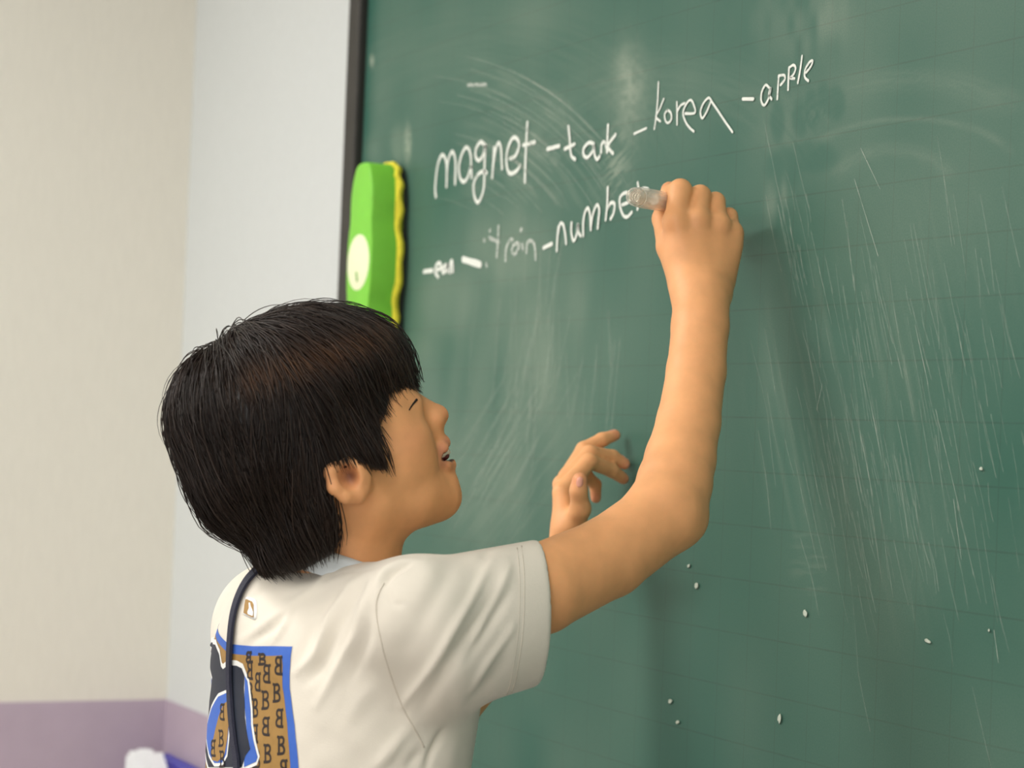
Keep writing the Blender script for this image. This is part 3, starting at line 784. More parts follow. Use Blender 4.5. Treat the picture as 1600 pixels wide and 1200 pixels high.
TIPS = [W(*LH[n][3][:3]) for n in LH] + [W(*LT[3][:3])] + [W(*RT[3][:3])] + [W(*RH[n][3][:3]) for n in RH]

def bounds(s):
    lo = np.min([c - R for _, _, c, R, _ in s.ops], 0) - 0.015
    hi = np.max([c + R for _, _, c, R, _ in s.ops], 0) + 0.015
    return lo, hi
lo, hi = bounds(body)
BV, BF = body.mesh(lo, hi, 0.0018, 1)
# skin tint: lips, finger tips, knuckles, cheeks
def near(P, pts, r):
    d = np.full(len(P), 9.0)
    for p in pts: d = np.minimum(d, np.linalg.norm(P - p, axis=1))
    return np.exp(-(d / r) ** 2)
skin = np.tile(np.array(lin(238, 173, 119)[:3]), (len(BV), 1))
def blend(w, rgb):
    global skin
    c = np.array(lin(*rgb)[:3]); skin = skin * (1 - w[:, None]) + c * w[:, None]
blend(0.75 * near(BV, TIPS, 0.0075), (228, 138, 112))
blend(0.30 * near(BV, [W(*RH[n][0][:3]) + np.array([0, 0, -.012]) for n in RH], 0.012), (214, 138, 104))
blend(0.30 * near(BV, [H(692, 648), H(640, 690, .05), H(552, 775, .075), H(520, 745, .08)], 0.014), (232, 150, 112))
lipP = np.vstack([catmull(up, 6), catmull(lo_, 6)])
blend(0.85 * near(BV, list(lipP), 0.0052), (196, 120, 106))
inm = SDF(); inm.chain(MOUTH, MR, k=0.001); inm.ell(H(690, 713), HAX, (0.014, 0.017, 0.0058), k=0.001)
blend(0.95 * (1 - sstep(0.0010, 0.0022, inm(BV))), (52, 16, 16))  # shade of the open mouth painted into the skin colour
blend(0.85 * near(BV, [H(548, 744, .076)], 0.0075), (96, 46, 36))  # shade in the ear hollow painted as dark brown skin
blend(0.9 * near(BV, [H(659.5, 682, .043)], 0.0011), (90, 50, 36))

def skin_material():
    m = bpy.data.materials.new('skin'); m.use_nodes = True
    nt = m.node_tree; b = nt.nodes['Principled BSDF']; L = nt.links.new
    at = nt.nodes.new('ShaderNodeAttribute'); at.attribute_name = 'tint'
    tc = nt.nodes.new('ShaderNodeTexCoord'); n = nt.nodes.new('ShaderNodeTexNoise'); n.inputs['Scale'].default_value = 55; n.inputs['Detail'].default_value = 5
    L(tc.outputs['Object'], n.inputs['Vector'])
    mr = nt.nodes.new('ShaderNodeMapRange'); mr.inputs[1].default_value = 0.3; mr.inputs[2].default_value = 0.7; mr.inputs[3].default_value = 0.93; mr.inputs[4].default_value = 1.05
    L(n.outputs[0], mr.inputs[0])
    mx = nt.nodes.new('ShaderNodeMix'); mx.data_type = 'RGBA'; mx.blend_type = 'MULTIPLY'; mx.inputs[0].default_value = 1
    L(at.outputs['Color'], mx.inputs[6]); L(mr.outputs[0], mx.inputs[7]); L(mx.outputs[2], b.inputs['Base Color'])
    b.inputs['Roughness'].default_value = 0.5; b.inputs['Specular IOR Level'].default_value = 0.35
    b.inputs['Subsurface Weight'].default_value = 0.12; b.inputs['Subsurface Radius'].default_value = (1.0, 0.4, 0.25); b.inputs['Subsurface Scale'].default_value = 0.006
    n2 = nt.nodes.new('ShaderNodeTexNoise'); n2.inputs['Scale'].default_value = 900
    L(tc.outputs['Object'], n2.inputs['Vector'])
    bp = nt.nodes.new('ShaderNodeBump'); bp.inputs['Strength'].default_value = 0.06; bp.inputs['Distance'].default_value = 0.001
    L(n2.outputs[0], bp.inputs['Height']); L(bp.outputs[0], b.inputs['Normal'])
    return m
M_skin = skin_material()
BODY = mesh_obj('body', BV, BF, M_skin, BOY, colors=skin)
SKIN_T = bvh_of(BV, BF)

# teeth, lashes, brows
M_teeth = mat('teeth', (238, 230, 214), 0.3, noise=0.02)
arc = [mir(H(684, 712, 0.017)), mir(H(692, 708.5, 0.011)), H(697.5, 706, 0), H(692, 708.5, 0.011), H(684, 712, 0.017)]
arc = catmull(arc, 5)
V, F = tube(arc, 0.0034, 8); mesh_obj('teeth', V, F, M_teeth, BODY)
V = []; F = []
for i in range(9):
    for j in range(16):
        a, b = math.pi * i / 8, 2 * math.pi * j / 16
        V.append(H(688.5, 714) + HF * 0.0068 * math.sin(a) * math.cos(b) + HS * 0.0145 * math.cos(a) + HU * 0.0040 * math.sin(a) * math.sin(b))
for i in range(8):
    for j in range(16):
        F.append((i * 16 + j, i * 16 + (j + 1) % 16, (i + 1) * 16 + (j + 1) % 16, (i + 1) * 16 + j))
mesh_obj('tongue', V, F, mat('dark mouth', (92, 34, 34), 0.5, noise=0.05), BODY)  # tongue fills the gap; its dark red carries the mouth's shade
M_lash = mat('lashes', (30, 20, 16), 0.6, noise=0.1)
def on_skin(p, off):
    loc, nor, _, _ = SKIN_T.find_nearest(Vector(p.tolist()))
    return np.array(loc) + np.array(nor) * off
lash = [(651, 624.5), (648, 628), (644, 633), (639, 641)]
for f_ in ((lambda p: p), mir):
    P = catmull(np.array([f_(hit(SKIN_T, q[0], q[1])[0]) for q in lash if hit(SKIN_T, q[0], q[1])[0] is not None and hit(SKIN_T, q[0], q[1])[0][1] < -0.2]), 4)
    V, F = tube(P, np.linspace(0.0012, 0.0005, len(P)), 6); mesh_obj('eyelashes', V, F, M_lash, BODY)
# finger nails
M_nail = mat('finger nail', (236, 168, 146), 0.25, noise=0.02)
def nail(p0, tip, outdir, ln, wd):
    t = (tip - p0) / np.linalg.norm(tip - p0)
    o = outdir - t * t.dot(outdir); o /= np.linalg.norm(o); s = np.cross(t, o)
    V, F, n = [], [], 10
    for i in range(n + 1):
        u = -1 + 2 * i / n
        wdt = wd * math.sqrt(max(0.05, 1 - abs(u) ** 3.5))
        for j in range(7):
            v = -1 + 2 * j / 6
            V.append(on_skin(tip + t * (u * ln) + s * v * wdt + o * 0.012, 0.0004 * (1 - abs(v) ** 4 * 0.9)))
    for i in range(n):
        for j in range(6):
            F.append((i * 7 + j, i * 7 + j + 1, (i + 1) * 7 + j + 1, (i + 1) * 7 + j))
    o_ = mesh_obj('finger_nail', V, F, M_nail, BODY)
    o_.modifiers.new('thickness', 'SOLIDIFY').thickness = 0.0004
camdir = R_CW @ np.array([0, 0, -1.0]); imup = R_CW @ np.array([0, -1.0, 0]); imr = R_CW @ np.array([1.0, 0, 0])
nail(W(*LT[2][:3]), W(906, 747, 2.122), camdir, 0.0065, 0.0058)
nail(W(*LH['index'][2][:3]), W(974, 745, 2.228), imup + 0.7 * imr, 0.005, 0.0042)
nail(W(*LH['middle'][2][:3]), W(977, 722, 2.23), imup + 0.7 * imr, 0.005, 0.0042)
nail(W(*LH['ring'][2][:3]), W(962, 677, 2.24), imup, 0.005, 0.0042)

# ---- shirt
camf = -camdir
TC = W(519, 1150, 1.80)
shirt = SDF()
SH_BOT = 0.80
def torso(P):
    h = P[:, 2]
    t = sstep(1.02, 1.22, h)
    fl = sstep(1.0, 0.8, h)
    a = 0.152 + 0.004 * t + 0.008 * fl; b = 0.090 + 0.006 * t + 0.006 * fl
    x = P[:, 0] - TC[0]; y = P[:, 1] - TC[1] - 0.012 * t
    q = (np.abs(x / a) ** 2.3 + np.abs(y / b) ** 2.3) ** (1 / 2.3)
    d = (q - 1) * np.minimum(a, b)
    top = h - (1.246 - 0.20 * np.abs(x) - 0.05 * np.abs(x) / 0.15)
    d = smax(d, top, 0.05)
    return np.maximum(d, SH_BOT - h)
def smax(a, b, k):
    h = np.clip(0.5 - 0.5 * (b - a) / k, 0, 1)
    return b * (1 - h) + a * h + k * h * (1 - h)
shirt.add(torso, (TC[0], TC[1], 1.03), 0.40, 0.01)
NB = W(508, 980, 1.80)
RS = W(645, 968, 1.675); LS = W(430, 974, 1.93)
shirt.cone(NB, RS, 0.050, 0.046, k=0.05)
shirt.cone(NB, LS, 0.046, 0.046, k=0.05)
shirt.cone(LS, W(540, 1090, 2.00), 0.046, 0.050, k=0.03)
# sleeve: an elliptical cone
SA, SB = W(640, 1004, 1.675), W(838, 956, 1.735)
ax = SB - SA; SL = np.linalg.norm(ax); ax = ax / SL
e1 = imup - ax * ax.dot(imup); e1 /= np.linalg.norm(e1); e2 = np.cross(ax, e1)
endn = 0.985 * imr - 0.03 * imup + 0.22 * camf; endn /= np.linalg.norm(endn)
ENDP = W(840, 950, 1.735)
def sleeve_q(P, shrink=0.0):
    v = P - SA; t = np.clip(v @ ax / SL, -0.3, 1.3)
    r1 = 0.0605 + (0.0562 - 0.0605) * t - shrink; r2 = 0.056 + (0.046 - 0.056) * t - shrink
    c = v - (v @ ax)[:, None] * ax
    q = np.sqrt((c @ e1 / r1) ** 2 + (c @ e2 / r2) ** 2)
    return (q - 1) * np.minimum(r1, r2)
def sleeve(P):
    d = sleeve_q(P)
    d = smax(d, (P - ENDP) @ endn, 0.003)
    return smax(d, -((P - SA) @ ax) - 0.01, 0.03)
shirt.add(sleeve, (SA + SB) / 2, SL / 2 + 0.075, 0.018)
R_ = lambda pts: [(300 + x / 2.667, 840 + y / 2.667) for x, y in pts]
# openings
shirt.add(lambda P: smax(sleeve_q(P, 0.0045), -((P - ENDP) @ endn) - 0.010, 0.002), (SA + SB) / 2, SL / 2 + 0.075, 0.001, 's')
# seam of the sleeve
SEAM = R_([(800, 190), (775, 240), (768, 310), (790, 440), (830, 580), (880, 710), (930, 800), (968, 875)])
lo, hi = bounds(shirt); lo[2] = SH_BOT - 0.02
hi = np.minimum(hi, np.array([0.3, 0.0, 1.4]))
SV, SF = shirt.mesh(lo, hi, 0.0022, 2)
# folds of the cloth: ridges and valleys raised along the surface normal
SS = lambda pts: [(560 + x / 3.333, 840 + y / 3.333) for x, y in pts]
SK = lambda pts: [(380 + x / 4.2875, 860 + y / 4.286) for x, y in pts]
FOLDS = [
    (SS([(690, 130), (590, 320), (500, 470), (400, 650), (330, 750), (230, 870)]), 7, 3.6), (SS([(740, 290), (640, 430), (520, 590), (430, 730), (320, 900)]), 11, -4.0),
    (SS([(790, 150), (720, 310), (640, 460), (600, 540)]), 6, 2.8), (SS([(800, 270), (720, 400), (650, 510), (560, 650)]), 7, -2.4),
    (SS([(820, 450), (720, 590), (640, 700), (590, 800)]), 6, 2.4), (SS([(760, 640), (660, 770), (560, 870)]), 9, -1.8),
    (SS([(270, 135), (180, 190), (138, 245)]), 4, -3.6), (SS([(350, 125), (230, 128), (140, 185), (100, 280), (95, 360)]), 6, 2.8), (SS([(150, 290), (185, 345), (240, 350)]), 4, -1.6),
    (SS([(450, 1000), (410, 1060), (375, 1130), (350, 1210)]), 5, -3.8), (SS([(520, 990), (490, 1100), (470, 1210)]), 12, 1.2), (SS([(260, 990), (160, 1120), (80, 1210)]), 10, 3.4), (SS([(330, 1100), (250, 1200)]), 8, -2.5),
    (SS([(480, 120), (430, 260), (330, 420), (250, 600)]), 16, -2.4), (SS([(690, 60), (640, 110)]), 6, -2.0),
    (SK([(830, 130), (690, 140), (600, 170), (520, 230)]), 4, -2.2), (SK([(740, 100), (600, 130), (500, 240), (380, 330), (300, 380), (150, 500), (0, 600)]), 8, 2.8),
    (SK([(290, 430), (180, 530), (60, 610)]), 7, -2.4), (SK([(320, 390), (270, 520), (200, 620)]), 5, 2.2), (SK([(700, 250), (560, 390), (470, 430)]), 5, -2.4),
    (SK([(850, 160), (700, 260), (600, 430), (530, 600), (480, 700), (350, 820)]), 7, 3.8), (SK([(800, 260), (680, 440), (600, 610), (520, 770), (420, 880)]), 9, -3.4),
    (SK([(960, 110), (880, 200), (810, 380), (760, 560), (680, 700), (600, 850), (490, 1040)]), 8, 3.4), (SK([(480, 480), (430, 600), (400, 700)]), 8, -1.8),
    (SK([(860, 420), (830, 600), (760, 760), (690, 900)]), 9, -2.2), (SK([(880, 900), (780, 1020), (700, 1150)]), 14, 2.0), (SK([(150, 200), (120, 280), (60, 300)]), 6, -1.5),
]
def normals(V, F):
    a, b, c, d = (V[F[:, i]] for i in range(4))
    fn = np.cross(c - a, d - b); N = np.zeros_like(V)
    for i in range(4):
        for k in range(3): N[:, k] += np.bincount(F[:, i], weights=fn[:, k], minlength=len(V))
    return N / (np.linalg.norm(N, axis=1)[:, None] + 1e-12)
SN = normals(SV, SF)
if ((SV - SV.mean(0)) * SN).sum() < 0: SN = -SN
spx, spy, spz = proj(SV)
facing = sstep(0.05, 0.35, (SN * (CAM - SV)).sum(1) / np.linalg.norm(CAM - SV, axis=1)) * (1 - sstep(800, 812, spx))
disp = np.zeros(len(SV))
for pts, wd, amp in FOLDS:
    P = catmull(pts, 6); n = len(P)
    best = np.full(len(SV), 1e9); tt = np.zeros(len(SV))
    for i in range(n - 1):
        a, e = P[i], P[i + 1] - P[i]
        t = np.clip(((spx - a[0]) * e[0] + (spy - a[1]) * e[1]) / (e @ e), 0, 1)
        dd = np.hypot(spx - a[0] - t * e[0], spy - a[1] - t * e[1])
        m = dd < best; best[m] = dd[m]; tt[m] = (i + t[m]) / (n - 1)
    disp += amp * 0.001 * np.exp(-(best / wd) ** 2) * np.clip(np.sin(math.pi * (0.04 + 0.92 * tt)), 0, 1) ** 0.6
disp += 0.0012 * (vnoise(spx / 28, spy / 34, 31) - 0.5) + 0.0016 * (vnoise(spx / 60, spy / 70, 32) - 0.5)
SV = relax(SV + SN * (disp * facing)[:, None], SF, 1)
def cloth_material(name, rgb):
    m = mat(name, rgb, 0.85, noise=0.02, scale=25, bump=0.15, bscale=1400, spec=0.2)
    b = m.node_tree.nodes['Principled BSDF']; b.inputs['Sheen Weight'].default_value = 0.15
    return m
M_shirt = cloth_material('white cotton', (230, 222, 208))
SHIRT = mesh_obj('shirt', SV, SF, M_shirt, BOY)
SHIRT['label'] = 'loose white short sleeved t-shirt with a blue and tan print on the back'
ST = bvh_of(SV, SF)
def on_shirt(px, py, off=0.0008):
    for k in range(60):
        q, n = hit(ST, px, py)
        if q is not None: return q + n * off
        px += 1.0
    return None
# stitched seams
M_thread = mat('stitching', (214, 205, 190), 0.9, noise=0.05, scale=500)
def seam(pts, r, name='seam', off=0.0):
    P = [on_shirt(x, y, off) for x, y in catmull(pts, 6)]
    P = np.array([p for p in P if p is not None])
    P[1:-1] = (P[:-2] + P[1:-1] * 2 + P[2:]) / 4
    V, F = tube(P, r, 5); mesh_obj(name, V, F, M_thread, SHIRT)
seam(SEAM, 0.0007)
seam([(815, 853), (819, 905), (817, 985), (806, 1060), (799, 1082)], 0.00055, 'hem_stitch')
seam([(808, 856), (812, 905), (810, 985), (799, 1060), (792, 1085)], 0.00045, 'hem_stitch')
# ribbed collar round the neck
M_collar = cloth_material('collar rib', (222, 228, 232))
cc = W(523, 880, 1.795); ca = np.linspace(0, 2 * math.pi, 64, endpoint=False)
def cring(r, dz):
    return np.array([cc + RX * (0.066 + r) * math.cos(a) + FY * (0.064 + r) * math.sin(a) + UZ * (dz - 0.020 * math.sin(a)) for a in ca])
V = np.vstack([cring(0.004, -0.016), cring(0.003, 0.000), cring(0.0005, 0.0045), cring(-0.0025, 0.003), cring(-0.003, -0.016)])
F = []
for r in range(4):
    for i in range(64):
        j = (i + 1) % 64; F.append((r * 64 + i, r * 64 + j, (r + 1) * 64 + j, (r + 1) * 64 + i))
mesh_obj('collar', V, F, M_collar, SHIRT)

# ---- print on the back: shapes found on the cloth, laid on it along the board direction
Z5 = lambda pts: [(290 + x / 3.53, 860 + y / 3.53) for x, y in pts]
def back_y(x, z):
    loc, n, _, _ = ST.ray_cast(Vector((x, -2.5, z)), Vector((0, 1, 0)))
    return None if loc is None else loc[1]
def xz(pts, smooth_n=0):
    P2 = catmull(np.vstack([pts, pts[:1]]), smooth_n)[:-1] if smooth_n else pts
    out = []
    for x, y in P2:
        q = on_shirt(x, y, 0)
        out.append((q[0], q[2]))
    return out
def decal(name, poly, layer, m, grid=0.003):
    grid = 0.003
    poly = [Vector(p) for p in poly]
    n = len(poly)
    # resample edges
    pts = []
    for i in range(n):
        a, b = poly[i], poly[(i + 1) % n]; k = max(1, int((b - a).length / grid))
        pts += [a + (b - a) * (j / k) for j in range(k)]
    n = len(pts)
    xs_ = [p[0] for p in pts]; zs_ = [p[1] for p in pts]
    extra = [Vector((x, z)) for x in np.arange(min(xs_), max(xs_), grid) for z in np.arange(min(zs_), max(zs_), grid)]
    v, e, f, *_ = delaunay_2d_cdt(pts + extra, [], [list(range(n))], 2, 1e-6)
    ys = [back_y(p[0], p[1]) for p in v]
    V = [(p[0], (y if y is not None else 0) - 0.00014 * layer - 0.0004, p[1]) for p, y in zip(v, ys)]
    F = [t for t in f if all(ys[i] is not None for i in t) and max(ys[i] for i in t) - min(ys[i] for i in t) < 0.02]
    used = sorted({i for t in F for i in t}); mp = {i: j for j, i in enumerate(used)}
    if not F: return None
    return mesh_obj(name, [V[i] for i in used], [tuple(mp[i] for i in t) for t in F], m, SHIRT)
M_pblue = mat('blue print', (58, 104, 196), 0.6, noise=0.04, scale=200)
M_ptan = mat('tan print', (164, 126, 66), 0.65, noise=0.06, scale=150)
M_pnavy = mat('navy print', (28, 36, 52), 0.6, noise=0.05, scale=200)
M_pwhite = mat('white print', (240, 240, 236), 0.6, noise=0.02, scale=200)
M_pblack = mat('brown black print', (44, 34, 30), 0.65, noise=0.05, scale=200)
edge_r = xz(Z5([(592, 530), (580, 640), (577, 760), (590, 860), (604, 960), (616, 1080), (626, 1195)]), 0)
top_l = xz(Z5([(240, 515), (370, 528), (490, 528)]), 0)
XRp = float(np.mean([p[0] for p in edge_r])); XLp = 2 * TC[0] - XRp + 0.01
zt = edge_r[0][1]
outer = [(XLp, zt + 0.002)] + top_l + edge_r + [(edge_r[-1][0], zt - 0.30), (XLp, zt - 0.30)]
decal('print_border', outer, 1, M_pblue, 0.005)
bw = 0.0075
inner = [(XLp + bw, zt + 0.002 - bw)] + [(x, z - bw) for x, z in top_l] + [(edge_r[0][0] - bw, edge_r[0][1] - bw)] + [(x - bw, z) for x, z in edge_r[1:]] + [(edge_r[-1][0] - bw, zt - 0.30 + bw), (XLp + bw, zt - 0.30 + bw)]
decal('print_ground', inner, 2, M_ptan, 0.005)
def letter(cx, cy, wd, ht, flip):
    segs = [[(-.32, 1), (-.3, .5), (-.32, 0), (-.3, -.5), (-.32, -1)], [(-.62, 1), (-.2, .92), (.25, .95), (.5, .7), (.45, .3), (.1, .06), (-.3, .03)], [(-.1, .05), (.35, -.08), (.6, -.45), (.5, -.85), (.1, -.97), (-.62, -1)]]
    for sg in segs:
        pts = [(cx + (-x if flip else x) * wd, cy - y * ht) for x, y in sg]
        P = [on_shirt(px, py, 0) for px, py in catmull(pts, 4)]
        P = [p for p in P if p is not None]
        if len(P) < 3: continue
        P = np.array(P)[:, [0, 2]]
        T = np.gradient(P, axis=0); T /= np.linalg.norm(T, axis=1)[:, None] + 1e-9
        N = np.stack([-T[:, 1], T[:, 0]], 1) * 0.0011
        yield P, N
def letters():
    spots = [(520, 635, 1), (505, 785, 0), (525, 925, 1), (530, 1075, 0), (548, 1205, 1), (455, 680, 1), (443, 825, 0), (450, 970, 1), (455, 1120, 0), (405, 725, 1), (387, 868, 0), (390, 1010, 1), (398, 1150, 0),
             (362, 660, 1), (358, 780, 0), (355, 590, 1), (425, 600, 0), (215, 890, 1), (207, 1035, 0), (162, 1075, 1), (210, 1150, 0)]
    for x, y, fl in spots:
        sc = 1.0 if x > 420 else (0.75 if x > 340 else 0.8)
        (px, py), = Z5([(x, y)])
        ht = 13.5 if y > 620 else 8
        V, F, o = [], [], 0
        for P, N in letter(px, py, 9.0 * sc, ht, fl):
            A_, B_ = P + N, P - N
            ys = [back_y(p[0], p[1]) for p in np.vstack([A_, B_])]
            if any(y_ is None for y_ in ys): continue
            n = len(P)
            V += [(p[0], y_ - 0.00085, p[1]) for p, y_ in zip(np.vstack([A_, B_]), ys)]
            F += [(o + i, o + i + 1, o + n + i + 1, o + n + i) for i in range(n - 1)]; o += 2 * n
        if F: mesh_obj('print_letter', V, F, M_pblack, SHIRT)
letters()
def low_letters():
    zb = edge_r[-1][1]; row = 0
    for z in np.arange(zb - 0.018, zt - 0.285, -0.021):
        for c, x in enumerate(np.arange(XLp + 0.022, XRp - 0.012, 0.0165)):
            V, F, o = [], [], 0; fl = -1 if (row + c) % 2 else 1
            for sg in ([(-.32, 1), (-.3, .5), (-.32, 0), (-.3, -.5), (-.32, -1)], [(-.62, 1), (-.2, .92), (.25, .95), (.5, .7), (.45, .3), (.1, .06), (-.3, .03)], [(-.1, .05), (.35, -.08), (.6, -.45), (.5, -.85), (.1, -.97), (-.62, -1)]):
                P = catmull([(x + fl * a * 0.0058, z + 0.008 * (c % 2) * 0.5 + b * 0.0068) for a, b in sg], 3)
                T = np.gradient(P, axis=0); T /= np.linalg.norm(T, axis=1)[:, None] + 1e-9
                N = np.stack([-T[:, 1], T[:, 0]], 1) * 0.001
                Q = np.vstack([P + N, P - N]); ys = [back_y(p[0], p[1]) for p in Q]
                if any(y_ is None for y_ in ys): continue
                n = len(P); V += [(p[0], y_ - 0.00085, p[1]) for p, y_ in zip(Q, ys)]
                F += [(o + i, o + i + 1, o + n + i + 1, o + n + i) for i in range(n - 1)]; o += 2 * n
            if F: mesh_obj('print_letter', V, F, M_pblack, SHIRT)
        row += 1
low_letters()
def grow(poly, g):
    P = np.array(poly); n = len(P)
    T = np.roll(P, -1, 0) - np.roll(P, 1, 0); T /= np.linalg.norm(T, axis=1)[:, None] + 1e-9
    N = np.stack([T[:, 1], -T[:, 0]], 1)
    area = 0.5 * np.sum(P[:, 0] * np.roll(P[:, 1], -1) - np.roll(P[:, 0], -1) * P[:, 1])
    return [tuple(p) for p in P + N * (g if area > 0 else -g)]
navy = Z5([(126, 565), (132, 525), (150, 507), (172, 520), (192, 570), (203, 640), (215, 655), (245, 632), (290, 636), (318, 650), (333, 690), (330, 760), (335, 840), (336, 920), (345, 990), (356, 1050), (366, 1095), (340, 1130), (318, 1195), (300, 1195), (135, 1195), (118, 1100), (107, 1000), (107, 900), (122, 830), (148, 765), (155, 700), (140, 645), (124, 605)])
nv = xz(navy)
blue_side = xz(Z5([(333, 690), (348, 720), (356, 790), (366, 880), (368, 960), (380, 1040), (405, 1140), (396, 1165), (330, 1195), (330, 1130), (345, 1000), (332, 840)]))
decal('emblem_outline', grow(blue_side, 0.0028), 4, M_pwhite, 0.004)
decal('emblem_outline', grow(nv, 0.0042), 5, M_pwhite, 0.004)
decal('emblem_side', blue_side, 6, M_pblue, 0.004)
decal('emblem', nv, 7, M_pnavy, 0.004)
loop = Z5([(245, 765), (190, 788), (152, 855), (130, 950), (124, 1050), (138, 1140), (168, 1192), (212, 1190), (240, 1135), (252, 1020), (262, 900)])
lp = xz(loop); decal('emblem_loop', lp, 8, M_pwhite, 0.004)
decal('emblem_loop_side', grow(lp, -0.0028), 9, M_pblue, 0.004)
decal('emblem_loop_ground', xz(Z5([(250, 825), (218, 850), (192, 920), (172, 1000), (152, 1095), (156, 1155), (188, 1165), (225, 1130), (240, 1050), (250, 950)])), 10, M_ptan, 0.004)
def letters2():
    for x, y, fl in [(215, 890, 1), (207, 1035, 0), (165, 1090, 1), (212, 1150, 0)]:
        (px, py), = Z5([(x, y)])
        V, F, o = [], [], 0
        for P, N in letter(px, py, 6.0, 12, fl):
            A_, B_ = P + N * .9, P - N * .9
            ys = [back_y(p[0], p[1]) for p in np.vstack([A_, B_])]
            if any(y_ is None for y_ in ys): continue
            n = len(P)
            V += [(p[0], y_ - 0.0020, p[1]) for p, y_ in zip(np.vstack([A_, B_]), ys)]
            F += [(o + i, o + i + 1, o + n + i + 1, o + n + i) for i in range(n - 1)]; o += 2 * n
        if F: mesh_obj('print_letter', V, F, M_pblack, SHIRT)
letters2()
# raised badge under the collar
Bz = lambda pts: [(360 + x / 12, 900 + y / 12) for x, y in pts]
bo = xz(Bz([(300, 420), (330, 390), (470, 420), (510, 500), (505, 760), (460, 815), (400, 790), (265, 720), (255, 680)]), 3)
b1 = decal('badge', bo, 3, M_pwhite, 0.003); b1.modifiers.new('thickness', 'SOLIDIFY').thickness = 0.0012
decal('badge_ground', xz(Bz([(310, 440), (340, 435), (440, 480), (462, 540), (465, 770), (420, 770), (275, 690), (285, 600)]), 0), 7, M_ptan, 0.003)
decal('badge_figure', xz(Bz([(375, 500), (400, 495), (415, 560), (440, 620), (460, 680), (450, 750), (360, 715), (350, 670), (380, 600)]), 0), 8, M_pwhite, 0.003)

# ---- strap down the back
M_strap = mat('navy strap webbing', (34, 36, 56), 0.7, noise=0.1, scale=120, bump=0.4, bscale=900)
sp2 = catmull(Z5([(432, 75), (405, 115), (358, 165), (320, 230), (290, 310), (272, 400), (263, 500), (258, 600), (258, 700), (262, 800), (268, 900), (278, 1000), (290, 1100), (305, 1195)]), 6)
SPp, SPn = [], []
for x, y in sp2:
    q, n = hit(ST, x, y)
    if q is None: continue
    SPp.append(q + n * 0.0032); SPn.append(n)
for z in np.arange(SPp[-1][2] - 0.01, 0.86, -0.01):
    y = back_y(SPp[-1][0] + 0.0012, z)
    if y is None: break
    SPp.append(np.array([SPp[-1][0] + 0.0012, y - 0.0045, z])); SPn.append(np.array([0.1, -1, 0]))
SPp = np.array(SPp); SPn = np.array(SPn)
for _ in range(6):
    SPp[1:-1] = (SPp[:-2] + 2 * SPp[1:-1] + SPp[2:]) / 4; SPn[1:-1] = (SPn[:-2] + 2 * SPn[1:-1] + SPn[2:]) / 4
SPn /= np.linalg.norm(SPn, axis=1)[:, None]
Tt = np.gradient(SPp, axis=0); Tt /= np.linalg.norm(Tt, axis=1)[:, None]
Sd = np.cross(Tt, SPn); Sd /= np.linalg.norm(Sd, axis=1)[:, None]
wh = 0.0042; th_ = 0.0011
ringo = [(-1, -1), (-.92, 1), (.92, 1), (1, -1)]
V = np.stack([SPp + Sd * a * wh + SPn * b * th_ for a, b in ringo], 1).reshape(-1, 3)
F = []
for i in range(len(SPp) - 1):
    for j in range(4):
        k = (j + 1) % 4; F.append((4 * i + j, 4 * i + k, 4 * i + 4 + k, 4 * i + 4 + j))
F += [(0, 1, 2, 3), tuple(4 * (len(SPp) - 1) + j for j in (3, 2, 1, 0))]
strap = mesh_obj('neck_strap', V, F, M_strap, None, smooth=False)
tag(strap, 'narrow navy strap hanging down the back of the t-shirt', 'strap')

# ---- trousers and shoes (below the frame)
M_tr = mat('dark trousers', (46, 50, 62), 0.85, noise=0.06, scale=60, bump=0.2, bscale=900)
M_shoe = mat('white trainers', (222, 222, 220), 0.6, noise=0.04)
tr = SDF()
hipc = np.array([TC[0], TC[1] + 0.005, 0.80])
tr.ell(hipc, np.eye(3), (0.14, 0.095, 0.10))
for sx in (-1, 1):
    tr.chain([hipc + [sx * 0.072, 0, -0.03], np.array([TC[0] + sx * 0.085, TC[1] + 0.02, 0.44]), np.array([TC[0] + sx * 0.09, TC[1] - 0.01, 0.08])], [0.078, 0.060, 0.050], k=0.03)
tr.add(lambda P: 0.07 - P[:, 2], (TC[0], TC[1], .45), 1.5, 0.002, 'i')
lo, hi = hipc - [.3, .25, .78], hipc + [.3, .25, .15]
V, F = tr.mesh(lo, hi, 0.007, 1); mesh_obj('trousers', V, F, M_tr, BOY)
for sx in (-1, 1):
    c = np.array([TC[0] + sx * 0.09, TC[1] - 0.01, 0.0])
    s_ = SDF()
    s_.ell(c + [0, 0.075, 0.028], np.eye(3), (0.042, 0.085, 0.030)); s_.ell(c + [0, -0.01, 0.04], np.eye(3), (0.038, 0.055, 0.045), k=0.02)
    s_.add(lambda P: -P[:, 2], c, 1, 0.004, 'i')
    V, F = s_.mesh(c - [.08, .1, .02], c + [.08, .2, .12], 0.004, 1); sh = mesh_obj('shoe', V, F, M_shoe, BOY)
    box('sole', c + [-.036, -.06, 0], c + [.036, .15, .012], mat('shoe sole', (190, 188, 182), 0.8, noise=0.05), sh, bevel=0.005)

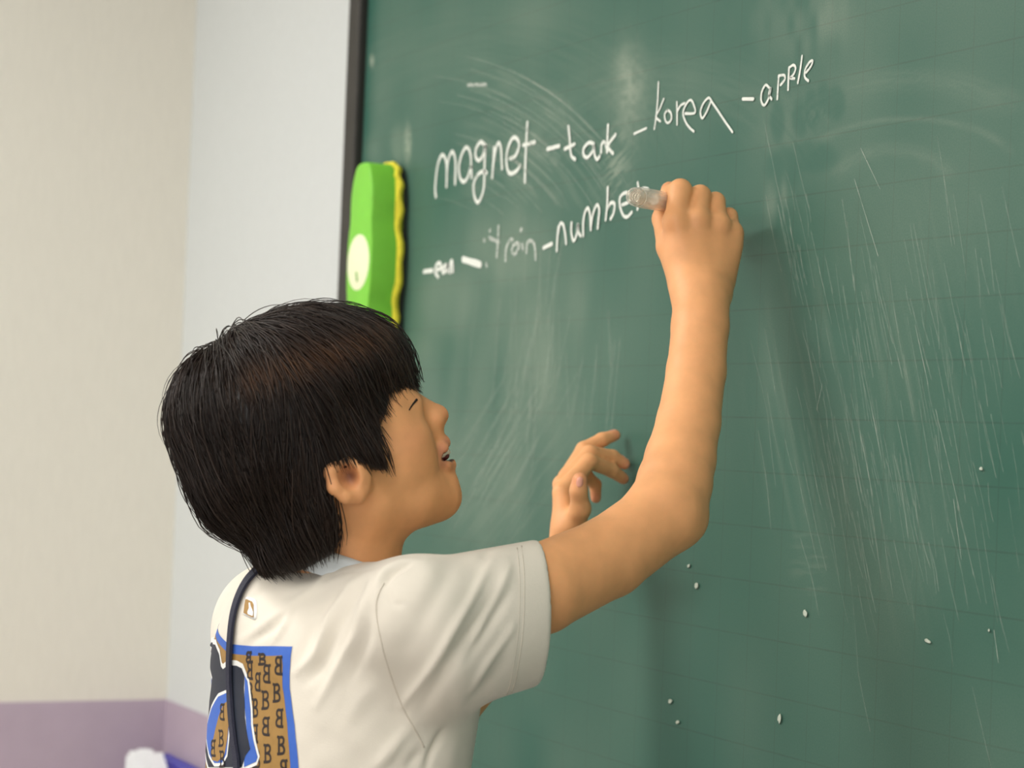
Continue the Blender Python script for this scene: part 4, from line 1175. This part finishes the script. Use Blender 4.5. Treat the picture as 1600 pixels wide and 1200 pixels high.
# ---- hair
POUT = [(643, 605), (644.5, 581), (638, 552), (621, 522), (592, 500), (563, 489), (526, 481), (475, 481), (430, 491), (398, 503), (366, 514), (346, 530), (325, 546), (299, 562), (275, 597), (264, 636), (263, 668), (280, 717), (302, 775), (328, 820), (387, 849), (401, 872), (412, 900)]
PCLOSE = [(470, 935), (560, 930), (640, 850), (700, 780), (715, 700), (700, 640)]
PMASK_IN = [(412, 930), (423, 902), (475, 890), (517, 868), (531, 845), (524, 812), (516, 772), (512, 744), (530, 735), (548, 731), (570, 733), (590, 735), (608, 738), (604, 717), (597, 695), (593, 665), (606, 644), (621, 622), (642, 610), (660, 602)]
PMASK = PMASK_IN + [(690, 560), (650, 470), (520, 440), (300, 470), (220, 620), (240, 800), (340, 900), (380, 940)]
def poly_sd(px, py, poly):
    P = np.array(poly, float); n = len(P)
    d = np.full(len(px), 1e9); ins = np.zeros(len(px), bool)
    for i in range(n):
        a, b = P[i], P[(i + 1) % n]; e = b - a
        wx, wy = px - a[0], py - a[1]
        t = np.clip((wx * e[0] + wy * e[1]) / (e @ e), 0, 1)
        d = np.minimum(d, (wx - t * e[0]) ** 2 + (wy - t * e[1]) ** 2)
        c = (a[1] > py) != (b[1] > py)
        if abs(b[1] - a[1]) > 1e-9:
            ins ^= c & (px < (b[0] - a[0]) * (py - a[1]) / (b[1] - a[1]) + a[0])
    return np.where(ins, -1, 1) * np.sqrt(d)
PALL = POUT + PCLOSE
MPP = 1.78 / FPX
def hair_blob(P):
    px, py, z = proj(P)
    dd = -poly_sd(px, py, PALL) * MPP
    s = (P - HO) @ HS
    Dm, Hm = 0.085, 0.082
    e = 1 - np.minimum(dd, Dm) / Dm
    return (np.sqrt(e * e + (s / Hm) ** 2) - 1) * 0.07
def hair_mask(P):
    s = (P - HO) @ HS
    Q = np.where((s < 0)[:, None], mir(P), P)
    px, py, z = proj(Q)
    return poly_sd(px, py, PMASK) * MPP
hb = SDF()
hb.add(hair_blob, HO, 0.4, 0.002)
hb.add(hair_mask, HO, 0.4, 0.004, 'i')
lo = HO - 0.19; hi = HO + 0.19
HV, HFa = hb.mesh(lo, hi, 0.003, 6)
hfull = SDF(); hfull.add(hair_blob, HO, 0.4, 0.002)
V2, F2 = hfull.mesh(lo, hi, 0.004, 8)
HT = bvh_of(V2, F2)
def hair_material():
    m = bpy.data.materials.new('dark brown hair'); m.use_nodes = True
    nt = m.node_tree; b = nt.nodes['Principled BSDF']; L = nt.links.new
    at = nt.nodes.new('ShaderNodeAttribute'); at.attribute_name = 'tint'
    L(at.outputs['Color'], b.inputs['Base Color'])
    b.inputs['Roughness'].default_value = 0.42; b.inputs['Specular IOR Level'].default_value = 0.4
    return m
M_hair = hair_material()
HAIR = mesh_obj('hair', HV, HFa, M_hair, BOY, colors=np.tile(np.array(lin(22, 15, 12)[:3]), (len(HV), 1)))
HAIR['label'] = 'short dark brown hair with a fringe and a browner band on top'
def strands(n, seed, roots=None, r0=0.00042):
    g = np.random.default_rng(seed)
    area_idx = g.integers(0, len(HV), n)
    crown = H(345, 545, -0.03); loc, nor, _, _ = HT.find_nearest(Vector(crown.tolist())); crown = np.array(loc)
    steps = 9
    Pts = np.zeros((n, steps, 3)); col = np.zeros((n, 3)); keep = np.ones(n, bool); lens = np.full(n, steps)
    down = R_CW @ np.array([0.02, 1.0, 0.0]); fwd = HF
    for i in range(n):
        p = HV[area_idx[i]]
        L = g.uniform(0.035, 0.075); st = L / (steps - 1)
        lift = g.uniform(-0.001, 0.004) + (g.uniform(0, 0.007) if g.random() < 0.12 else 0); jit = g.normal(0, 0.24, 3)
        loc, nor, _, _ = HT.find_nearest(Vector(p.tolist())); p = np.array(loc)
        cl = vnoise(p[0] * 60 + 50, p[2] * 60 + p[1] * 47, 21) - 0.5
        jit = jit + HS * cl * 0.9 + HF * (vnoise(p[0] * 45 + 9, p[2] * 45 + p[1] * 39, 22) - 0.5) * 0.9
        for k in range(steps):
            nn = np.array(nor)
            Pts[i, k] = p + nn * (lift * math.sin(math.pi * (0.15 + 0.7 * k / steps)) + 0.0006)
            rad = p - crown; dist = np.linalg.norm(rad); rad = rad / (dist + 1e-6)
            f_in = (p - HO) @ HF
            wg = 0.25 + 1.1 * min(1.0, dist / 0.12)
            d = rad * 1.0 + down * wg * 0.75 + jit * 0.6 + fwd * (0.25 if f_in > -0.02 else 0.0)
            d -= nn * nn.dot(d); d /= np.linalg.norm(d) + 1e-9
            p = p + d * st
            loc, nor, _, _ = HT.find_nearest(Vector(p.tolist())); p = np.array(loc)
    return Pts
def strand_mesh(name, Pts, r0, seed, parent):
    g = np.random.default_rng(seed)
    n, S, _ = Pts.shape
    flat = Pts.reshape(-1, 3)
    md = hair_mask(flat).reshape(n, S)
    # stop each strand where it leaves the hair line
    tol = np.where(g.random(n) < 0.25, g.uniform(0.002, 0.009, n), g.uniform(-0.002, 0.004, n))
    out = md > tol[:, None]
    stop = np.where(out.any(1), out.argmax(1), S)
    ok = stop >= 3
    Pts = Pts[ok]; stop = stop[ok]; n = len(Pts)
    # re-sample to the allowed length
    idx = np.linspace(0, 1, S)[None] * (stop - 1)[:, None]
    i0 = np.floor(idx).astype(int); i1 = np.minimum(i0 + 1, S - 1); f = (idx - i0)[..., None]
    ar = np.arange(n)[:, None]
    Q = Pts[ar, i0] * (1 - f) + Pts[ar, i1] * f
    T = np.gradient(Q, axis=1); T /= np.linalg.norm(T, axis=2)[..., None] + 1e-12
    C = (Q - HO); C /= np.linalg.norm(C, axis=2)[..., None]
    N = C - T * (T * C).sum(2)[..., None]; N /= np.linalg.norm(N, axis=2)[..., None] + 1e-12
    B = np.cross(T, N)
    rad = r0 * g.uniform(0.7, 1.4, n)[:, None] * (1 - 0.85 * np.linspace(0, 1, S)[None] ** 2.5)
    V = np.stack([Q + rad[..., None] * (math.cos(a) * N + 1.4 * math.sin(a) * B) for a in (math.pi / 2, math.pi * 7 / 6, math.pi * 11 / 6)], 2)
    V = V.reshape(-1, 3)
    b0 = (np.arange(n)[:, None] * S + np.arange(S - 1)[None]).ravel() * 3
    F = np.concatenate([np.stack([b0 + j, b0 + (j + 1) % 3, b0 + 3 + (j + 1) % 3, b0 + 3 + j], 1) for j in range(3)])
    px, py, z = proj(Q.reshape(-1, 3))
    band = np.exp(-(((py - (600 - 0.34 * (px - 380))) / 26) ** 2)) * sstep(340, 400, px) * (1 - sstep(590, 640, px))  # strands turn browner in a slanting band across the top
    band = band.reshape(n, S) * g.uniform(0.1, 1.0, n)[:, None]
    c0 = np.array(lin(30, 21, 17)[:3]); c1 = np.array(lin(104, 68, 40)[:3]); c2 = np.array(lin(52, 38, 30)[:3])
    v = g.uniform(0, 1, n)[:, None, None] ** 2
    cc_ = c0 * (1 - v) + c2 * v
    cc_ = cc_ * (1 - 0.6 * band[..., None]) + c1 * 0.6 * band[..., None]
    colr = np.repeat(cc_.reshape(-1, 3), 3, 0)
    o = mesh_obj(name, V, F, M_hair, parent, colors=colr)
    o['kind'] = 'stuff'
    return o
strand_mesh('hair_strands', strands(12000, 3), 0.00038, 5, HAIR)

# ---- chalk holder in the right hand
ch_tail, ch_tip = W(990, 307, 1.957), W(1100, 325, 2.1035)
cax = ch_tip - ch_tail; CL = np.linalg.norm(cax); cax /= CL
M_clear = bpy.data.materials.new('clear plastic'); M_clear.use_nodes = True
_nt = M_clear.node_tree; _nt.nodes.clear()
_o = _nt.nodes.new('ShaderNodeOutputMaterial'); _mx = _nt.nodes.new('ShaderNodeMixShader'); _lw = _nt.nodes.new('ShaderNodeLayerWeight')
_lw.inputs[0].default_value = 0.45
_tr = _nt.nodes.new('ShaderNodeBsdfTransparent'); _tr.inputs[0].default_value = (0.97, 0.95, 0.91, 1)
_pb = _nt.nodes.new('ShaderNodeBsdfPrincipled'); _pb.inputs['Base Color'].default_value = (0.95, 0.94, 0.91, 1); _pb.inputs['Roughness'].default_value = 0.06; _pb.inputs['Coat Weight'].default_value = 0.6
_mr = _nt.nodes.new('ShaderNodeMapRange'); _mr.inputs[3].default_value = 0.03; _mr.inputs[4].default_value = 0.62
_nt.links.new(_lw.outputs['Facing'], _mr.inputs[0]); _nt.links.new(_mr.outputs[0], _mx.inputs[0])
_nt.links.new(_tr.outputs[0], _mx.inputs[1]); _nt.links.new(_pb.outputs[0], _mx.inputs[2]); _nt.links.new(_mx.outputs[0], _o.inputs[0])
M_chalkstick = mat('white chalk stick', (240, 240, 236), 0.95, noise=0.03, scale=300)
chh = tag(empty('chalk_holder', tuple(ch_tip.tolist())), 'clear plastic chalk holder gripped in the raised hand', 'chalk holder')
f1 = np.cross(cax, UZ); f1 /= np.linalg.norm(f1); f2 = np.cross(cax, f1)
def turned(name, prof, m, n=40, flute=0.0, nf=10):
    V, F = [], []
    for (s, r) in prof:
        for i in range(n):
            a = 2 * math.pi * i / n
            rr = r * (1 + flute * math.cos(nf * a))
            V.append(ch_tail + cax * s + rr * (math.cos(a) * f1 + math.sin(a) * f2))
    for k in range(len(prof) - 1):
        for i in range(n):
            j = (i + 1) % n; F.append((k * n + i, k * n + j, (k + 1) * n + j, (k + 1) * n + i))
    o = mesh_obj(name, V, F, m, chh)
    md = o.modifiers.new('edge', 'EDGE_SPLIT'); md.split_angle = math.radians(40)
    return o
turned('barrel', [(0.010, 0.0064), (0.010, 0.0080), (0.014, 0.0092), (0.100, 0.0092), (0.118, 0.0066), (0.118, 0.0054), (0.100, 0.0076), (0.010, 0.0070)], M_clear, 60, 0.03, 12)
turned('end_cap', [(0.0004, 0.0), (0.0, 0.0046), (0.0002, 0.0068), (0.0015, 0.0082), (0.0060, 0.0086), (0.0078, 0.0080), (0.0090, 0.0088), (0.0098, 0.0080), (0.0098, 0.0058), (0.0030, 0.0056), (0.0026, 0.0)], M_clear, 48, 0.0)
t = np.linspace(0, 1, 110)
V, F = tube([ch_tail - cax * 0.0004 + (0.0012 + 0.0058 * u) * (math.cos(u * 17) * f1 + math.sin(u * 17) * f2) for u in t], 0.00042, 5)
mesh_obj('cap_swirl', V, F, M_clear, chh)
# coil spring inside the end cap
t = np.linspace(0, 1, 90)
V, F = tube([ch_tail + cax * (0.004 + 0.03 * u) + 0.0044 * (math.cos(u * 34) * f1 + math.sin(u * 34) * f2) for u in t], 0.0005, 5)
mesh_obj('spring', V, F, mat('spring steel', (225, 222, 214), 0.25, noise=0.02, Metallic=0.8), chh)
turned('chalk_stick', [(0.045, 0.0), (0.045, 0.0049), (CL - 0.006, 0.0049), (CL - 0.002, 0.0034), (CL - 0.0018, 0.0)], M_chalkstick, 20)
